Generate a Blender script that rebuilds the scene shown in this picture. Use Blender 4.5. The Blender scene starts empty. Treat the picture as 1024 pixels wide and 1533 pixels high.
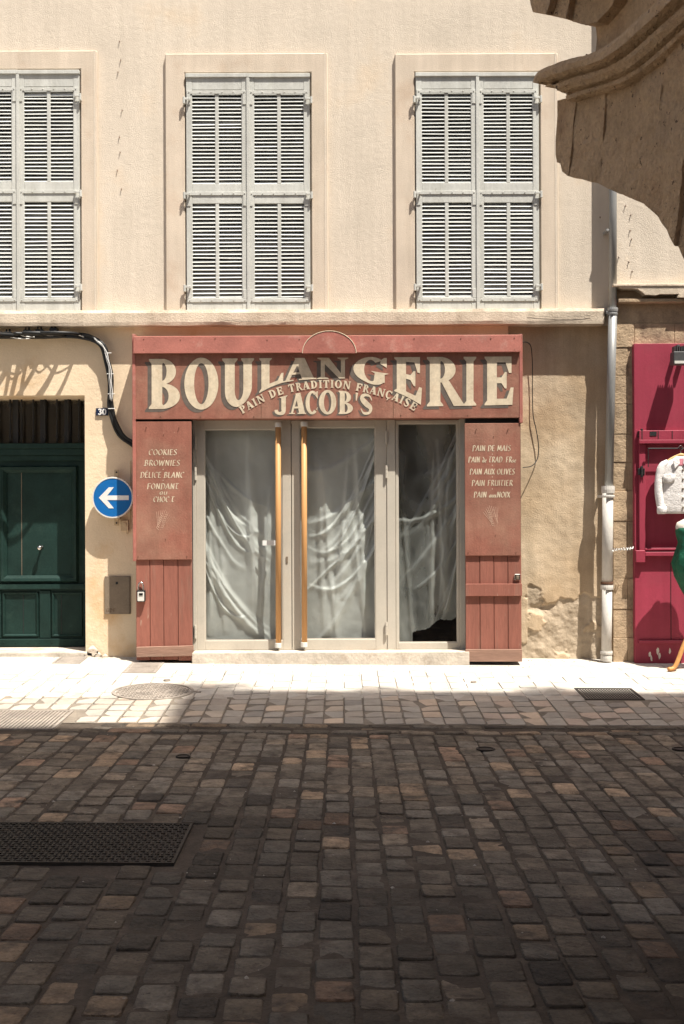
import bpy, bmesh, math, random
from mathutils import Vector, Matrix, noise as mnoise

# ---------------------------------------------------------------- camera, sky, sun, exposure
scene = bpy.context.scene
F, CD, CZ, TILT = 1760.0, 11.0, 1.369, 0.004      # focal (photo px), distance to facade, eye height, roll
cam_d = bpy.data.cameras.new('camera'); cam = bpy.data.objects.new('camera', cam_d)
scene.collection.objects.link(cam); scene.camera = cam
cam_d.sensor_fit = 'VERTICAL'; cam_d.sensor_height = 36.0; cam_d.lens = F / 1533.0 * 36.0
cam_d.clip_start = 0.05; cam_d.clip_end = 500
cam.matrix_world = Matrix.Translation((0, -CD, CZ)) @ Matrix.Rotation(math.pi/2, 4, 'X') @ Matrix.Rotation(-TILT, 4, 'Z')

SUN = Vector((0.9, -1.0, 3.0)).normalized()        # direction towards the sun
elev = math.asin(SUN.z)
world = bpy.data.worlds.new('World'); scene.world = world; world.use_nodes = True
wn = world.node_tree; bg = wn.nodes['Background']
sky = wn.nodes.new('ShaderNodeTexSky'); sky.sky_type = 'NISHITA'; sky.sun_disc = False
sky.sun_elevation = elev; sky.sun_rotation = math.atan2(SUN.x, SUN.y)
wn.links.new(sky.outputs[0], bg.inputs[0]); bg.inputs[1].default_value = 0.07
sky.air_density = 1.0; sky.dust_density = 5.0; sky.ozone_density = 0.6
sd = bpy.data.lights.new('sun', 'SUN'); sd.energy = 5.0; sd.angle = math.radians(0.5); sd.color = (1.0, 0.95, 0.87)
sun = bpy.data.objects.new('sun', sd); scene.collection.objects.link(sun)
sun.rotation_euler = SUN.to_track_quat('Z', 'Y').to_euler(); sun.location = (6, -6, 20)
vs = scene.view_settings; vs.view_transform = 'Standard'; vs.look = 'None'; vs.gamma = 1.0
vs.exposure = 1.0; vs.use_curve_mapping = False
scene.cycles.max_bounces = 8; scene.cycles.transparent_max_bounces = 12

R = random.Random(7)
COL = scene.collection

# ---------------------------------------------------------------- measuring helpers
def W(px, py, Y=0.0):
    u, v = px - 512.0, py - 766.5
    x, y = u - TILT*v, v + TILT*u
    s = (Y + CD) / F
    return Vector((x*s, Y, CZ - y*s))
def X(px, Y=0.0, py=766.5): return W(px, py, Y).x
def Z(py, Y=0.0, px=512.0): return W(px, py, Y).z
GUT = -2.68
def gz(x, y):                                        # height of the ground
    return (0.05*y if y > GUT else 0.05*GUT) - 0.010*x
def G(px, py):                                       # photo pixel -> point on the ground
    d = 9.0
    for _ in range(60):
        s = d/F; p = W(px, py, d-CD)
        h = CZ - gz(p.x, p.y)
        v = (CZ - p.z)/s
        d = 0.5*d + 0.5*h*F/v
    p = W(px, py, d-CD); p.z = gz(p.x, p.y)
    return p

# ---------------------------------------------------------------- materials
MATS = {}
def nd(nt, t, **kw):
    n = nt.nodes.new(t)
    for k, v in kw.items(): setattr(n, k, v)
    return n
def pm(name, base, var=0.15, scale=3.0, fine=60.0, bump=0.3, bscale=80.0, rough=0.85, blotch=None, bl_scale=2.0,
       bl_lo=0.55, bl_hi=0.7, tint=None, metal=0.0, stretch=None, bdist=0.01, spec=0.3, bump2=None, fleck=None, fl=0.68, streak=0):
    m = bpy.data.materials.new(name); m.use_nodes = True; nt = m.node_tree; L = nt.links.new
    b = nt.nodes['Principled BSDF']
    b.inputs['Roughness'].default_value = rough; b.inputs['Metallic'].default_value = metal
    b.inputs['Specular IOR Level'].default_value = spec
    geo = nd(nt, 'ShaderNodeNewGeometry'); vec = geo.outputs['Position']
    if stretch:
        mp = nd(nt, 'ShaderNodeMapping'); mp.inputs['Scale'].default_value = stretch
        L(vec, mp.inputs['Vector']); vec = mp.outputs[0]
    def noise(sc, det=5.0, ro=0.6):
        n = nd(nt, 'ShaderNodeTexNoise'); n.inputs['Scale'].default_value = sc
        n.inputs['Detail'].default_value = det; n.inputs['Roughness'].default_value = ro
        L(vec, n.inputs['Vector']); return n.outputs['Fac']
    def ramp(fac, lo, hi, c0, c1):
        r = nd(nt, 'ShaderNodeValToRGB'); e = r.color_ramp.elements
        e[0].position = lo; e[1].position = hi; e[0].color = (*c0, 1); e[1].color = (*c1, 1)
        L(fac, r.inputs[0]); return r.outputs[0]
    def mul(a, bb, fac=1.0, t='MULTIPLY'):
        x = nd(nt, 'ShaderNodeMix', data_type='RGBA', blend_type=t); x.inputs[0].default_value = fac
        L(a, x.inputs[6]); L(bb, x.inputs[7]); return x.outputs[2]
    if tint == 'obj':
        oi = nd(nt, 'ShaderNodeObjectInfo'); col = oi.outputs['Color']
    elif tint == 'attr':
        at = nd(nt, 'ShaderNodeVertexColor', layer_name='Col'); col = at.outputs['Color']
    else:
        rg = nd(nt, 'ShaderNodeRGB'); rg.outputs[0].default_value = (*base, 1); col = rg.outputs[0]
    if blotch:
        f = ramp(noise(bl_scale, 6, 0.65), bl_lo, bl_hi, (0,0,0), (1,1,1))
        x = nd(nt, 'ShaderNodeMix', data_type='RGBA'); L(f, x.inputs[0]); L(col, x.inputs[6]); x.inputs[7].default_value = (*blotch, 1)
        col = x.outputs[2]
    if fleck:
        f = ramp(noise(fine*0.6, 3, 0.7), fl, fl+0.05, (0,0,0), (1,1,1))
        x = nd(nt, 'ShaderNodeMix', data_type='RGBA'); L(f, x.inputs[0]); L(col, x.inputs[6]); x.inputs[7].default_value = (*fleck, 1)
        col = x.outputs[2]
    if streak:                                        # rain and weather streaks running down the face
        mp2 = nd(nt, 'ShaderNodeMapping'); mp2.inputs['Scale'].default_value = (7, 7, .5); L(geo.outputs['Position'], mp2.inputs['Vector'])
        ns = nd(nt, 'ShaderNodeTexNoise'); ns.inputs['Scale'].default_value = 1.6; ns.inputs['Detail'].default_value = 6; ns.inputs['Roughness'].default_value = .65
        L(mp2.outputs[0], ns.inputs['Vector']); col = mul(col, ramp(ns.outputs['Fac'], .38, .62, (1-streak, 1-streak*1.05, 1-streak*1.15), (1,1,1)))
    lo, hi = 1-var, 1+var*0.6
    col = mul(col, ramp(noise(scale), 0.3, 0.7, (lo,)*3, (hi,)*3))
    col = mul(col, ramp(noise(fine, 4, 0.7), 0.3, 0.7, (1-var*0.6,)*3, (1+var*0.3,)*3))
    L(col, b.inputs['Base Color'])
    if bump:
        h = noise(bscale, 6, 0.65)
        bp = nd(nt, 'ShaderNodeBump'); bp.inputs['Strength'].default_value = bump; bp.inputs['Distance'].default_value = bdist
        L(h, bp.inputs['Height']); nrm = bp.outputs[0]
        if bump2:
            b2 = nd(nt, 'ShaderNodeBump'); b2.inputs['Strength'].default_value = bump2[1]; b2.inputs['Distance'].default_value = bump2[2]
            L(noise(bump2[0], 5, 0.55), b2.inputs['Height']); L(nrm, b2.inputs['Normal']); nrm = b2.outputs[0]
        L(nrm, b.inputs['Normal'])
    MATS[name] = m
    return m
M_upper = pm('pale_plaster', (.65,.565,.46), .10, 1.6, 140, .6, 110, blotch=(.63,.52,.395), bl_scale=1.6, bdist=.008, bump2=(20,.14,.02), fleck=(.50,.42,.33), fl=.70, streak=.07)
M_surr = pm('pink_plaster', (.61,.515,.41), .10, 2.5, 120, .45, 110, blotch=(.55,.435,.33), bl_scale=2.4, bdist=.008, streak=.10)
M_sill = pm('sill_plaster', (.64,.54,.42), .22, 3, 90, .6, 60, blotch=(.42,.33,.24), bl_scale=3.5, bl_lo=.52, bl_hi=.75, streak=.16)
M_lleft = pm('ochre_plaster', (.70,.56,.39), .12, 1.6, 90, .35, 50, blotch=(.60,.41,.23), bl_scale=1.2, bump2=(14,.25,.02))
M_lright = pm('aged_plaster', (.55,.43,.29), .22, 1.8, 110, .5, 75, tint='attr', bump2=(12,.16,.02), streak=.14)
M_stone = pm('warm_limestone', (.42,.31,.20), .3, 4, 70, .7, 45, blotch=(.25,.18,.12), bl_scale=3, bump2=(12,.4,.03))
M_arch = pm('brown_weathered_stone', (.63,.43,.255), .30, 6, 70, 1.0, 80, blotch=(.36,.225,.125), bl_scale=6, bl_lo=.48, bl_hi=.75, bump2=(24,.8,.025), bdist=.02, stretch=(1,1,.75), fleck=(.16,.10,.06), fl=.64)
M_shut = pm('grey_white_paint', (.53,.53,.49), .12, 6, 50, .25, 60, rough=.6, stretch=(1,1,.4), blotch=(.52,.52,.47), bl_scale=9, fleck=(.40,.38,.33), fl=.69, streak=.12)
M_slat = pm('slat_paint', (.62,.63,.60), .10, 8, 50, .2, 60, rough=.6)
M_dark = pm('dark_interior', (.018,.016,.014), .2, 3, 20, 0)
M_red = pm('terracotta_paint', (.275,.108,.074), .22, 3.0, 60, .25, 60, rough=.75, blotch=(.33,.175,.12), bl_scale=2.6, bl_lo=.42, bl_hi=.72, fleck=(.42,.26,.19), fl=.69, streak=.16)
M_redl = pm('faded_terracotta_paint', (.36,.13,.10), .20, 5, 50, .2, 60, rough=.65, blotch=(.43,.21,.165), bl_scale=7, fleck=(.62,.48,.38), fl=.73)
M_redw = pm('terracotta_planks', (.265,.10,.07), .25, 5, 60, .4, 40, rough=.75, stretch=(1,1,.12), blotch=(.24,.125,.09), bl_scale=9, fleck=(.36,.23,.17), fl=.68)
M_redb = pm('bare_worn_plank', (.27,.16,.115), .25, 6, 60, .5, 40, rough=.8, stretch=(.15,1,1), blotch=(.27,.19,.14), bl_scale=9)
M_cream = pm('cream_paint', (.63,.53,.385), .16, 14, 60, 0, rough=.75, blotch=(.50,.38,.26), bl_scale=11, bl_lo=.52, bl_hi=.78, fleck=(.42,.21,.145), fl=.69, streak=.12)
M_shade = pm('grey_shade_paint', (.125,.10,.082), .25, 14, 60, 0, rough=.7, fleck=(.25,.12,.08), fl=.7)
M_line = pm('thin_cream_paint', (.58,.37,.27), .15, 20, 60, 0, rough=.7)
M_frame = pm('beige_metal_paint', (.47,.43,.36), .10, 4, 60, .05, 90, rough=.45, blotch=(.44,.39,.32), bl_scale=4)
M_pole = pm('varnished_wood', (.52,.27,.10), .18, 5, 60, .1, 50, rough=.55, stretch=(1,1,.08), spec=.4)
M_green = pm('dark_green_paint', (.011,.030,.025), .3, 4, 50, .2, 50, rough=.55, spec=.15, blotch=(.019,.043,.035), bl_scale=6, fleck=(.20,.15,.10), fl=.75)
M_iron = pm('black_iron', (.02,.02,.02), .3, 8, 60, .2, 60, rough=.6)
M_black = pm('black_rubber', (.014,.014,.014), .2, 8, 60, .1, 60, rough=.45)
M_white = pm('white_plastic', (.70,.69,.66), .08, 8, 60, .02, 60, rough=.4)
M_blue = pm('sign_blue', (.008,.12,.36), .10, 5, 40, .02, 60, rough=.3, fleck=(.10,.22,.36), fl=.74)
M_rim = pm('grey_white_rim', (.62,.60,.55), .08, 5, 40, .05, 60, rough=.4)
M_navy = pm('enamel_navy', (.012,.02,.05), .2, 9, 40, 0, rough=.25)
M_hatch = pm('weathered_metal_sheet', (.20,.155,.11), .22, 5, 50, .2, 60, rough=.55, blotch=(.13,.10,.075), bl_scale=5)
M_beige = pm('beige_plastic', (.50,.38,.24), .1, 5, 50, .1, 60, rough=.5)
M_chrome = pm('worn_chrome', (.55,.53,.50), .1, 8, 50, .05, 60, rough=.25, metal=1)
M_zinc = pm('grey_zinc', (.30,.30,.29), .15, 4, 40, .1, 50, rough=.45, metal=.3, stretch=(1,1,.2))
M_pipew = pm('peeling_white_paint', (.58,.55,.50), .15, 6, 50, .3, 50, rough=.6, blotch=(.34,.30,.26), bl_scale=9, bl_lo=.6, bl_hi=.72, stretch=(1,1,.4), fleck=(.25,.16,.1), fl=.74)
M_crim = pm('crimson_paint', (.31,.040,.068), .10, 3, 50, .12, 50, rough=.5, streak=.12, blotch=(.30,.045,.07), bl_scale=4, fleck=(.5,.2,.2), fl=.8)
M_denim = pm('white_denim', (.74,.71,.68), .14, 16, 90, .5, 90, rough=.9, bump2=(20,.4,.02))
M_pink = pm('pink_lining', (.65,.25,.30), .2, 20, 60, .2, 60)
M_velvet = pm('green_velvet', (.006,.10,.05), .4, 8, 40, .3, 50, rough=.55, blotch=(.02,.20,.12), bl_scale=9, bl_lo=.55, bl_hi=.75, bump2=(9,.8,.04))
M_manq = pm('pale_linen', (.70,.64,.55), .08, 8, 60, .15, 90)
M_hang = pm('pale_wood', (.60,.38,.18), .15, 8, 60, .1, 50, rough=.5)
M_owood = pm('orange_wood', (.55,.27,.09), .2, 6, 60, .1, 50, rough=.5)
M_lamp = pm('lamp_grey', (.07,.07,.07), .2, 8, 60, .1, 60, rough=.5)
M_cobble = pm('cobble_stone', (.2,.2,.2), .40, 11, 70, 1.0, 75, rough=.82, tint='obj', blotch=(.095,.073,.055), bl_scale=8, bl_lo=.48, bl_hi=.68, bump2=(26,.9,.022), spec=.3, fleck=(.07,.055,.042), fl=.66)
M_cobble2 = pm('cobble_stone_far', (.2,.2,.2), .40, 11, 70, 1.0, 75, rough=.82, tint='attr', blotch=(.095,.073,.055), bl_scale=8, bl_lo=.48, bl_hi=.68, bump2=(26,.9,.022), spec=.3, fleck=(.07,.055,.042), fl=.66)
M_pave = pm('pavement_stone', (.3,.3,.3), .16, 7, 55, .5, 50, rough=.85, tint='obj', bump2=(22,.4,.01))
M_pave2 = pm('pavement_stone_far', (.3,.3,.3), .16, 7, 55, .5, 50, rough=.85, tint='attr', bump2=(22,.4,.01))
M_bed = pm('street_dirt', (.078,.060,.045), .40, 5, 50, 1.0, 90, rough=.95, blotch=(.125,.098,.072), bl_scale=8)
M_mort = pm('pale_mortar', (.50,.46,.40), .2, 4, 60, .5, 60, rough=.95)
M_joint = pm('sandy_joint', (.22,.185,.145), .3, 5, 60, .6, 60, rough=.95)
M_step = pm('worn_step_stone', (.53,.47,.39), .25, 4, 50, .5, 40, rough=.9, blotch=(.34,.26,.19), bl_scale=5, bump2=(14,.4,.02))
M_cast = pm('cast_iron', (.035,.031,.027), .3, 7, 50, .3, 60, rough=.6, metal=.2)
M_castl = pm('dusty_cast_iron', (.30,.26,.22), .3, 7, 50, .3, 60, rough=.7)
M_far = pm('shaded_limestone', (.34,.28,.21), .25, 1.5, 20, .3, 20)
M_leaf = pm('leaf_green', (.05,.085,.025), .35, 6, 30, .1, 40, rough=.7)
M_hall = pm('dim_hall_paint', (.055,.042,.03), .3, 3, 30, 0)
M_grit = pm('pale_grit', (.36,.32,.27), .4, 30, 60, 0)
M_rust = pm('rust', (.12,.06,.035), .3, 20, 60, .2, 60)

def sheet_material(name='plastic_film', lo=.52, hi=.97):
    m = bpy.data.materials.new(name); m.use_nodes = True; nt = m.node_tree; L = nt.links.new
    for n in list(nt.nodes): nt.nodes.remove(n)
    out = nd(nt, 'ShaderNodeOutputMaterial'); tr = nd(nt, 'ShaderNodeBsdfTransparent'); tr.inputs[0].default_value = (.93,.94,.93,1)
    df = nd(nt, 'ShaderNodeBsdfDiffuse'); df.inputs[0].default_value = (.84,.85,.82,1)
    tl = nd(nt, 'ShaderNodeBsdfTranslucent'); tl.inputs[0].default_value = (.7,.71,.69,1)
    gl = nd(nt, 'ShaderNodeBsdfGlossy'); gl.inputs['Roughness'].default_value = .32
    a = nd(nt, 'ShaderNodeMixShader'); a.inputs[0].default_value = .3; L(df.outputs[0], a.inputs[1]); L(tl.outputs[0], a.inputs[2])
    g = nd(nt, 'ShaderNodeMixShader'); g.inputs[0].default_value = .05; L(a.outputs[0], g.inputs[1]); L(gl.outputs[0], g.inputs[2])
    geo = nd(nt, 'ShaderNodeNewGeometry'); no = nd(nt, 'ShaderNodeTexNoise'); no.inputs['Scale'].default_value = 4; no.inputs['Detail'].default_value = 8
    no.inputs['Distortion'].default_value = 1.2
    mpn = nd(nt, 'ShaderNodeMapping'); mpn.inputs['Scale'].default_value = (1.5, 1, .8); L(geo.outputs['Position'], mpn.inputs['Vector']); L(mpn.outputs[0], no.inputs['Vector'])
    r = nd(nt, 'ShaderNodeMapRange'); r.inputs[1].default_value = .2; r.inputs[2].default_value = .9; r.inputs[3].default_value = lo; r.inputs[4].default_value = hi
    va = nd(nt, 'ShaderNodeVertexColor', layer_name='Col'); L(va.outputs['Color'], r.inputs[0])
    lw = nd(nt, 'ShaderNodeLayerWeight'); lw.inputs[0].default_value = .22
    ad = nd(nt, 'ShaderNodeMath', operation='ADD', use_clamp=True); L(r.outputs[0], ad.inputs[0]); L(lw.outputs['Facing'], ad.inputs[1])
    bp = nd(nt, 'ShaderNodeBump'); bp.inputs['Strength'].default_value = .22; bp.inputs['Distance'].default_value = .010
    n2 = nd(nt, 'ShaderNodeTexNoise'); n2.inputs['Scale'].default_value = 26; n2.inputs['Detail'].default_value = 6; n2.inputs['Distortion'].default_value = 1.5
    L(geo.outputs['Position'], n2.inputs['Vector']); L(n2.outputs['Fac'], bp.inputs['Height'])
    for s in (df, tl, gl): L(bp.outputs[0], s.inputs['Normal'])
    mx = nd(nt, 'ShaderNodeMixShader'); L(ad.outputs[0], mx.inputs[0]); L(tr.outputs[0], mx.inputs[1]); L(g.outputs[0], mx.inputs[2])
    L(mx.outputs[0], out.inputs[0]); return m
def glass_material():
    m = bpy.data.materials.new('window_glass'); m.use_nodes = True; nt = m.node_tree; L = nt.links.new
    for n in list(nt.nodes): nt.nodes.remove(n)
    out = nd(nt, 'ShaderNodeOutputMaterial'); tr = nd(nt, 'ShaderNodeBsdfTransparent'); tr.inputs[0].default_value = (.965,.975,.965,1)
    gl = nd(nt, 'ShaderNodeBsdfGlossy'); gl.inputs['Roughness'].default_value = .015
    fr = nd(nt, 'ShaderNodeFresnel'); gg = nd(nt, 'ShaderNodeNewGeometry'); mr = nd(nt, 'ShaderNodeMapRange'); mr.inputs[3].default_value = 1.52; mr.inputs[4].default_value = 1/1.52
    L(gg.outputs['Backfacing'], mr.inputs[0]); L(mr.outputs[0], fr.inputs[0])   # leaving the pane: the index is turned over
    mx = nd(nt, 'ShaderNodeMixShader'); L(fr.outputs[0], mx.inputs[0]); L(tr.outputs[0], mx.inputs[1]); L(gl.outputs[0], mx.inputs[2])
    L(mx.outputs[0], out.inputs[0]); return m
M_film = sheet_material(); M_film2 = sheet_material('thin_plastic_film', .10, .66); M_glass = glass_material()

# ---------------------------------------------------------------- mesh helpers
class MB:
    def __init__(s): s.v = []; s.f = []
    def add(s, vs, fs):
        n = len(s.v); s.v += [tuple(p) for p in vs]; s.f += [tuple(i+n for i in f) for f in fs]; return s
    def box(s, x0, x1, y0, y1, z0, z1):
        return s.add([(x0,y0,z0),(x1,y0,z0),(x1,y1,z0),(x0,y1,z0),(x0,y0,z1),(x1,y0,z1),(x1,y1,z1),(x0,y1,z1)],
                     [(0,3,2,1),(4,5,6,7),(0,1,5,4),(1,2,6,5),(2,3,7,6),(3,0,4,7)])
    def pbox(s, l, r, t, b, y0, y1, ref=None):       # box from photo pixels, measured on its front plane y0
        a = W(l, (t+b)/2, y0); c = W(r, (t+b)/2, y0); m = (l+r)/2
        return s.box(a.x, c.x, y0, y1, W(m, b, y0).z, W(m, t, y0).z)
    def prism(s, pts, y0, y1):                       # outline in x,z, extruded along y
        n = len(pts)
        area = sum(pts[i][0]*pts[(i+1)%n][1]-pts[(i+1)%n][0]*pts[i][1] for i in range(n))
        if area < 0: pts = pts[::-1]
        return s.add([(x,y0,z) for x,z in pts]+[(x,y1,z) for x,z in pts],
                     [tuple(range(n)), tuple(range(2*n-1, n-1, -1))]+[(i+n, (i+1)%n+n, (i+1)%n, i) for i in range(n)])
    def tube(s, pts, r, n=8, cap=True):
        pts = [Vector(p) for p in pts]; rings = []
        rr = r if isinstance(r, (list, tuple)) else [r]*len(pts)
        up = Vector((0.13, 0.21, 0.97))
        for i, p in enumerate(pts):
            t = (pts[min(i+1, len(pts)-1)] - pts[max(i-1, 0)]).normalized()
            a = t.cross(up)
            if a.length < .05: a = t.cross(Vector((1,0,0)))
            a.normalize(); b = t.cross(a).normalized()
            rings.append([p + rr[i]*(math.cos(2*math.pi*k/n)*a + math.sin(2*math.pi*k/n)*b) for k in range(n)])
        vs = [q for rg in rings for q in rg]; fs = []
        for i in range(len(pts)-1):
            for k in range(n): fs.append((i*n+k, i*n+(k+1)%n, (i+1)*n+(k+1)%n, (i+1)*n+k))
        if cap: fs += [tuple(range(n-1, -1, -1)), tuple(range((len(pts)-1)*n, len(pts)*n))]
        return s.add(vs, fs)
    def loft(s, rings, cap=True):
        n = len(rings[0]); vs = [q for rg in rings for q in rg]; fs = []
        for i in range(len(rings)-1):
            for k in range(n): fs.append((i*n+k, i*n+(k+1)%n, (i+1)*n+(k+1)%n, (i+1)*n+k))
        if cap: fs += [tuple(range(n-1,-1,-1)), tuple(range((len(rings)-1)*n, len(rings)*n))]
        return s.add(vs, fs)
    def lathe(s, prof, c, n=24, axis='z'):           # prof: (radius, height)
        rings = []
        for r, h in prof:
            rg = []
            for k in range(n):
                a = 2*math.pi*k/n; p, q = r*math.cos(a), r*math.sin(a)
                rg.append((c[0]+p, c[1]+q, c[2]+h) if axis == 'z' else (c[0]+p, c[1]-h, c[2]+q))
            rings.append(rg)
        return s.loft(rings)
def wloc(o):
    p = Vector((0,0,0))
    while o: p += o.location; o = o.parent
    return p
def mk(name, mb, mat, parent=None, bevel=0, smooth=False, seg=1, col=None):
    V = [Vector(p) for p in mb.v]
    if parent: base = wloc(parent)
    else:
        xs = [p.x for p in V]; ys = [p.y for p in V]; zs = [p.z for p in V]
        base = Vector(((min(xs)+max(xs))/2, (min(ys)+max(ys))/2, min(zs)))
    me = bpy.data.meshes.new(name); me.from_pydata([p-base for p in V], [], mb.f); me.materials.append(mat)
    bm = bmesh.new(); bm.from_mesh(me); bmesh.ops.recalc_face_normals(bm, faces=bm.faces)
    if bevel:
        ed = [e for e in bm.edges if len(e.link_faces) == 2 and e.calc_face_angle(0) > .5]
        bmesh.ops.bevel(bm, geom=ed, offset=bevel, segments=seg, profile=.6, affect='EDGES')
    bm.to_mesh(me); bm.free()
    if smooth:
        for p in me.polygons: p.use_smooth = True
    o = bpy.data.objects.new(name, me); COL.objects.link(o)
    if name in ('lettering', 'wheat_ear', 'embossed_lettering'): o['kind'] = 'stuff'
    if parent: o.parent = parent
    else: o.location = base
    return o
def inst(name, me, parent, loc, rotz=0, scale=None, rot=None):
    o = bpy.data.objects.new(name, me); COL.objects.link(o)
    o.parent = parent; o.location = Vector(loc) - (wloc(parent) if parent else Vector((0,0,0)))
    o.rotation_euler = rot if rot else (0,0,rotz)
    if scale: o.scale = scale
    return o
def thing(name, label, cat, loc, group=None):
    o = bpy.data.objects.new(name, None); COL.objects.link(o); o.empty_display_size = .1
    o.location = loc; return tag(o, label, cat, group)
def tag(o, label, cat, group=None):
    o['label'] = label; o['category'] = cat
    if group: o['group'] = group
    return o
def crom(pts, n=6):                                  # smooth polyline through points
    P = [Vector(p) for p in pts]; P = [P[0]*2-P[1]] + P + [P[-1]*2-P[-2]]; out = []
    for i in range(1, len(P)-2):
        a, b, c, d = P[i-1:i+3]
        for k in range(n):
            t = k/n
            out.append(.5*((2*b)+(c-a)*t+(2*a-5*b+4*c-d)*t*t+(3*b-a-3*c+d)*t**3))
    out.append(P[-2]); return out
def wall_holes(mb, x0, x1, z0, z1, yf, holes, depth):
    xs = sorted({x0, x1, *[h[0] for h in holes], *[h[1] for h in holes]}); xs = [x for x in xs if x0 <= x <= x1]
    zs = sorted({z0, z1, *[h[2] for h in holes], *[h[3] for h in holes]}); zs = [z for z in zs if z0 <= z <= z1]
    for i in range(len(xs)-1):
        for j in range(len(zs)-1):
            cx, cz = (xs[i]+xs[i+1])/2, (zs[j]+zs[j+1])/2
            if any(h[0] < cx < h[1] and h[2] < cz < h[3] for h in holes): continue
            mb.add([(xs[i],yf,zs[j]),(xs[i+1],yf,zs[j]),(xs[i+1],yf,zs[j+1]),(xs[i],yf,zs[j+1])], [(0,1,2,3)])
    for a, b, c, d in holes:
        mb.add([(a,yf,c),(a,yf,d),(a,yf+depth,d),(a,yf+depth,c)], [(0,1,2,3)])
        mb.add([(b,yf,c),(b,yf,d),(b,yf+depth,d),(b,yf+depth,c)], [(3,2,1,0)])
        mb.add([(a,yf,d),(b,yf,d),(b,yf+depth,d),(a,yf+depth,d)], [(0,1,2,3)])
        mb.add([(a,yf,c),(b,yf,c),(b,yf+depth,c),(a,yf+depth,c)], [(3,2,1,0)])
    return mb
def disp_grid(x0, x1, z0, z1, nx, nz, fn):
    mb = MB()
    mb.v = [(x0+(x1-x0)*i/nx, fn(x0+(x1-x0)*i/nx, z0+(z1-z0)*j/nz), z0+(z1-z0)*j/nz) for j in range(nz+1) for i in range(nx+1)]
    mb.f = [(j*(nx+1)+i, j*(nx+1)+i+1, (j+1)*(nx+1)+i+1, (j+1)*(nx+1)+i) for j in range(nz) for i in range(nx)]
    return mb
def set_cols(o, fn):
    me = o.data; a = me.color_attributes.new('Col', 'FLOAT_COLOR', 'POINT'); b = o.matrix_world.translation if not o.parent else wloc(o)
    for i, v in enumerate(me.vertices): a.data[i].color = (*fn(v.co + b), 1)

# ================================================================= GROUND
def ground_sheet(name, x0, x1, y0, y1, nx, ny, fn, mat):
    mb = MB()
    mb.v = [(x0+(x1-x0)*i/nx, y0+(y1-y0)*j/ny, fn(x0+(x1-x0)*i/nx, y0+(y1-y0)*j/ny)) for j in range(ny+1) for i in range(nx+1)]
    mb.f = [(j*(nx+1)+i, j*(nx+1)+i+1, (j+1)*(nx+1)+i+1, (j+1)*(nx+1)+i) for j in range(ny) for i in range(nx)]
    o = mk(name, mb, mat, smooth=True); o['kind'] = 'structure'; return o
g0 = MB(); g0.add([(-60,-60,-.6),(60,-60,-.6),(60,60,-.6),(-60,60,-.6)], [(0,1,2,3)])
go = mk('ground', g0, M_bed); go['kind'] = 'structure'
def bedz(x, y):
    n = mnoise.noise(Vector((x*1.1, y*1.1, 3.0)))*.005 + mnoise.fractal(Vector((x*7, y*7, 1.0)), .8, 2.1, 3)*.0045
    near = max(0.0, min(1.0, (-5.3-y)/1.6))*math.exp(-((x+.15)/.9)**2)*.0055
    return gz(x, y) - .0045 + n*.5 + near*.35
street = ground_sheet('street', -7, 7, -13, GUT, 420, 330, bedz, M_bed)
pavement = ground_sheet('pavement', -7, 7, -1.78, .6, 120, 40, lambda x, y: gz(x, y)-.0002+mnoise.noise(Vector((x*5,y*5,0)))*.0007, M_mort)

gut = ground_sheet('gutter_strip', -7, 7, GUT, -1.78, 200, 40, lambda x, y: gz(x, y)-.0012+mnoise.noise(Vector((x*5,y*5,0)))*.0010, M_joint)
side = ground_sheet('added_bounce_paving', -16, -3.5, -20, GUT, 30, 40, lambda x, y: gz(x, GUT)+.012, M_mort)  # added out of view: pale paving to bounce warm light onto the arch

def stone_mesh(name, seed, mat, dome, wob, ch=.13):
    """a flat-topped sett: squared outline with knocked-off, uneven corners"""
    r = random.Random(seed); base = []
    for (sx, sy) in ((1,1),(-1,1),(-1,-1),(1,-1)):
        c1, c2 = ch*r.uniform(.5,1.4), ch*r.uniform(.5,1.4)
        pa, pb = (sx*.5, sy*(.5-c1)), (sx*(.5-c2), sy*.5)
        mid = (sx*(.5-c2*.28), sy*(.5-c1*.28))
        base += [pa, mid, pb] if sx*sy > 0 else [pb, mid, pa]
    base = [(x*(1+r.uniform(-wob, wob*.3)), y*(1+r.uniform(-wob, wob*.3))) for x, y in base]
    n = len(base); vs = []; tx, ty = r.uniform(-.006,.006), r.uniform(-.006,.006)
    for sc, z in ((1.0, -.03), (1.0, dome*.35), (.90, dome*.95)):
        for x, y in base: vs.append((x*sc, y*sc, z + (0 if z < 0 else x*tx+y*ty+r.uniform(-.001,.001)*(dome > .005))))
    vs.append((0,0,dome)); fs = []
    for i in range(2):
        for k in range(n): fs.append((i*n+k, i*n+(k+1)%n, (i+1)*n+(k+1)%n, (i+1)*n+k))
    for k in range(n): fs.append((2*n+k, 2*n+(k+1)%n, 3*n))
    me = bpy.data.meshes.new(name); me.from_pydata(vs, [], fs); me.materials.append(mat)
    for p in me.polygons: p.use_smooth = True
    return me
COBM = [stone_mesh('cobblestone', 10+i, M_cobble, .0065, .045, .11) for i in range(14)]
PAVM = [stone_mesh('paving_stone', 50+i, M_pave, .0015, .012, .05) for i in range(8)]

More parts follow.
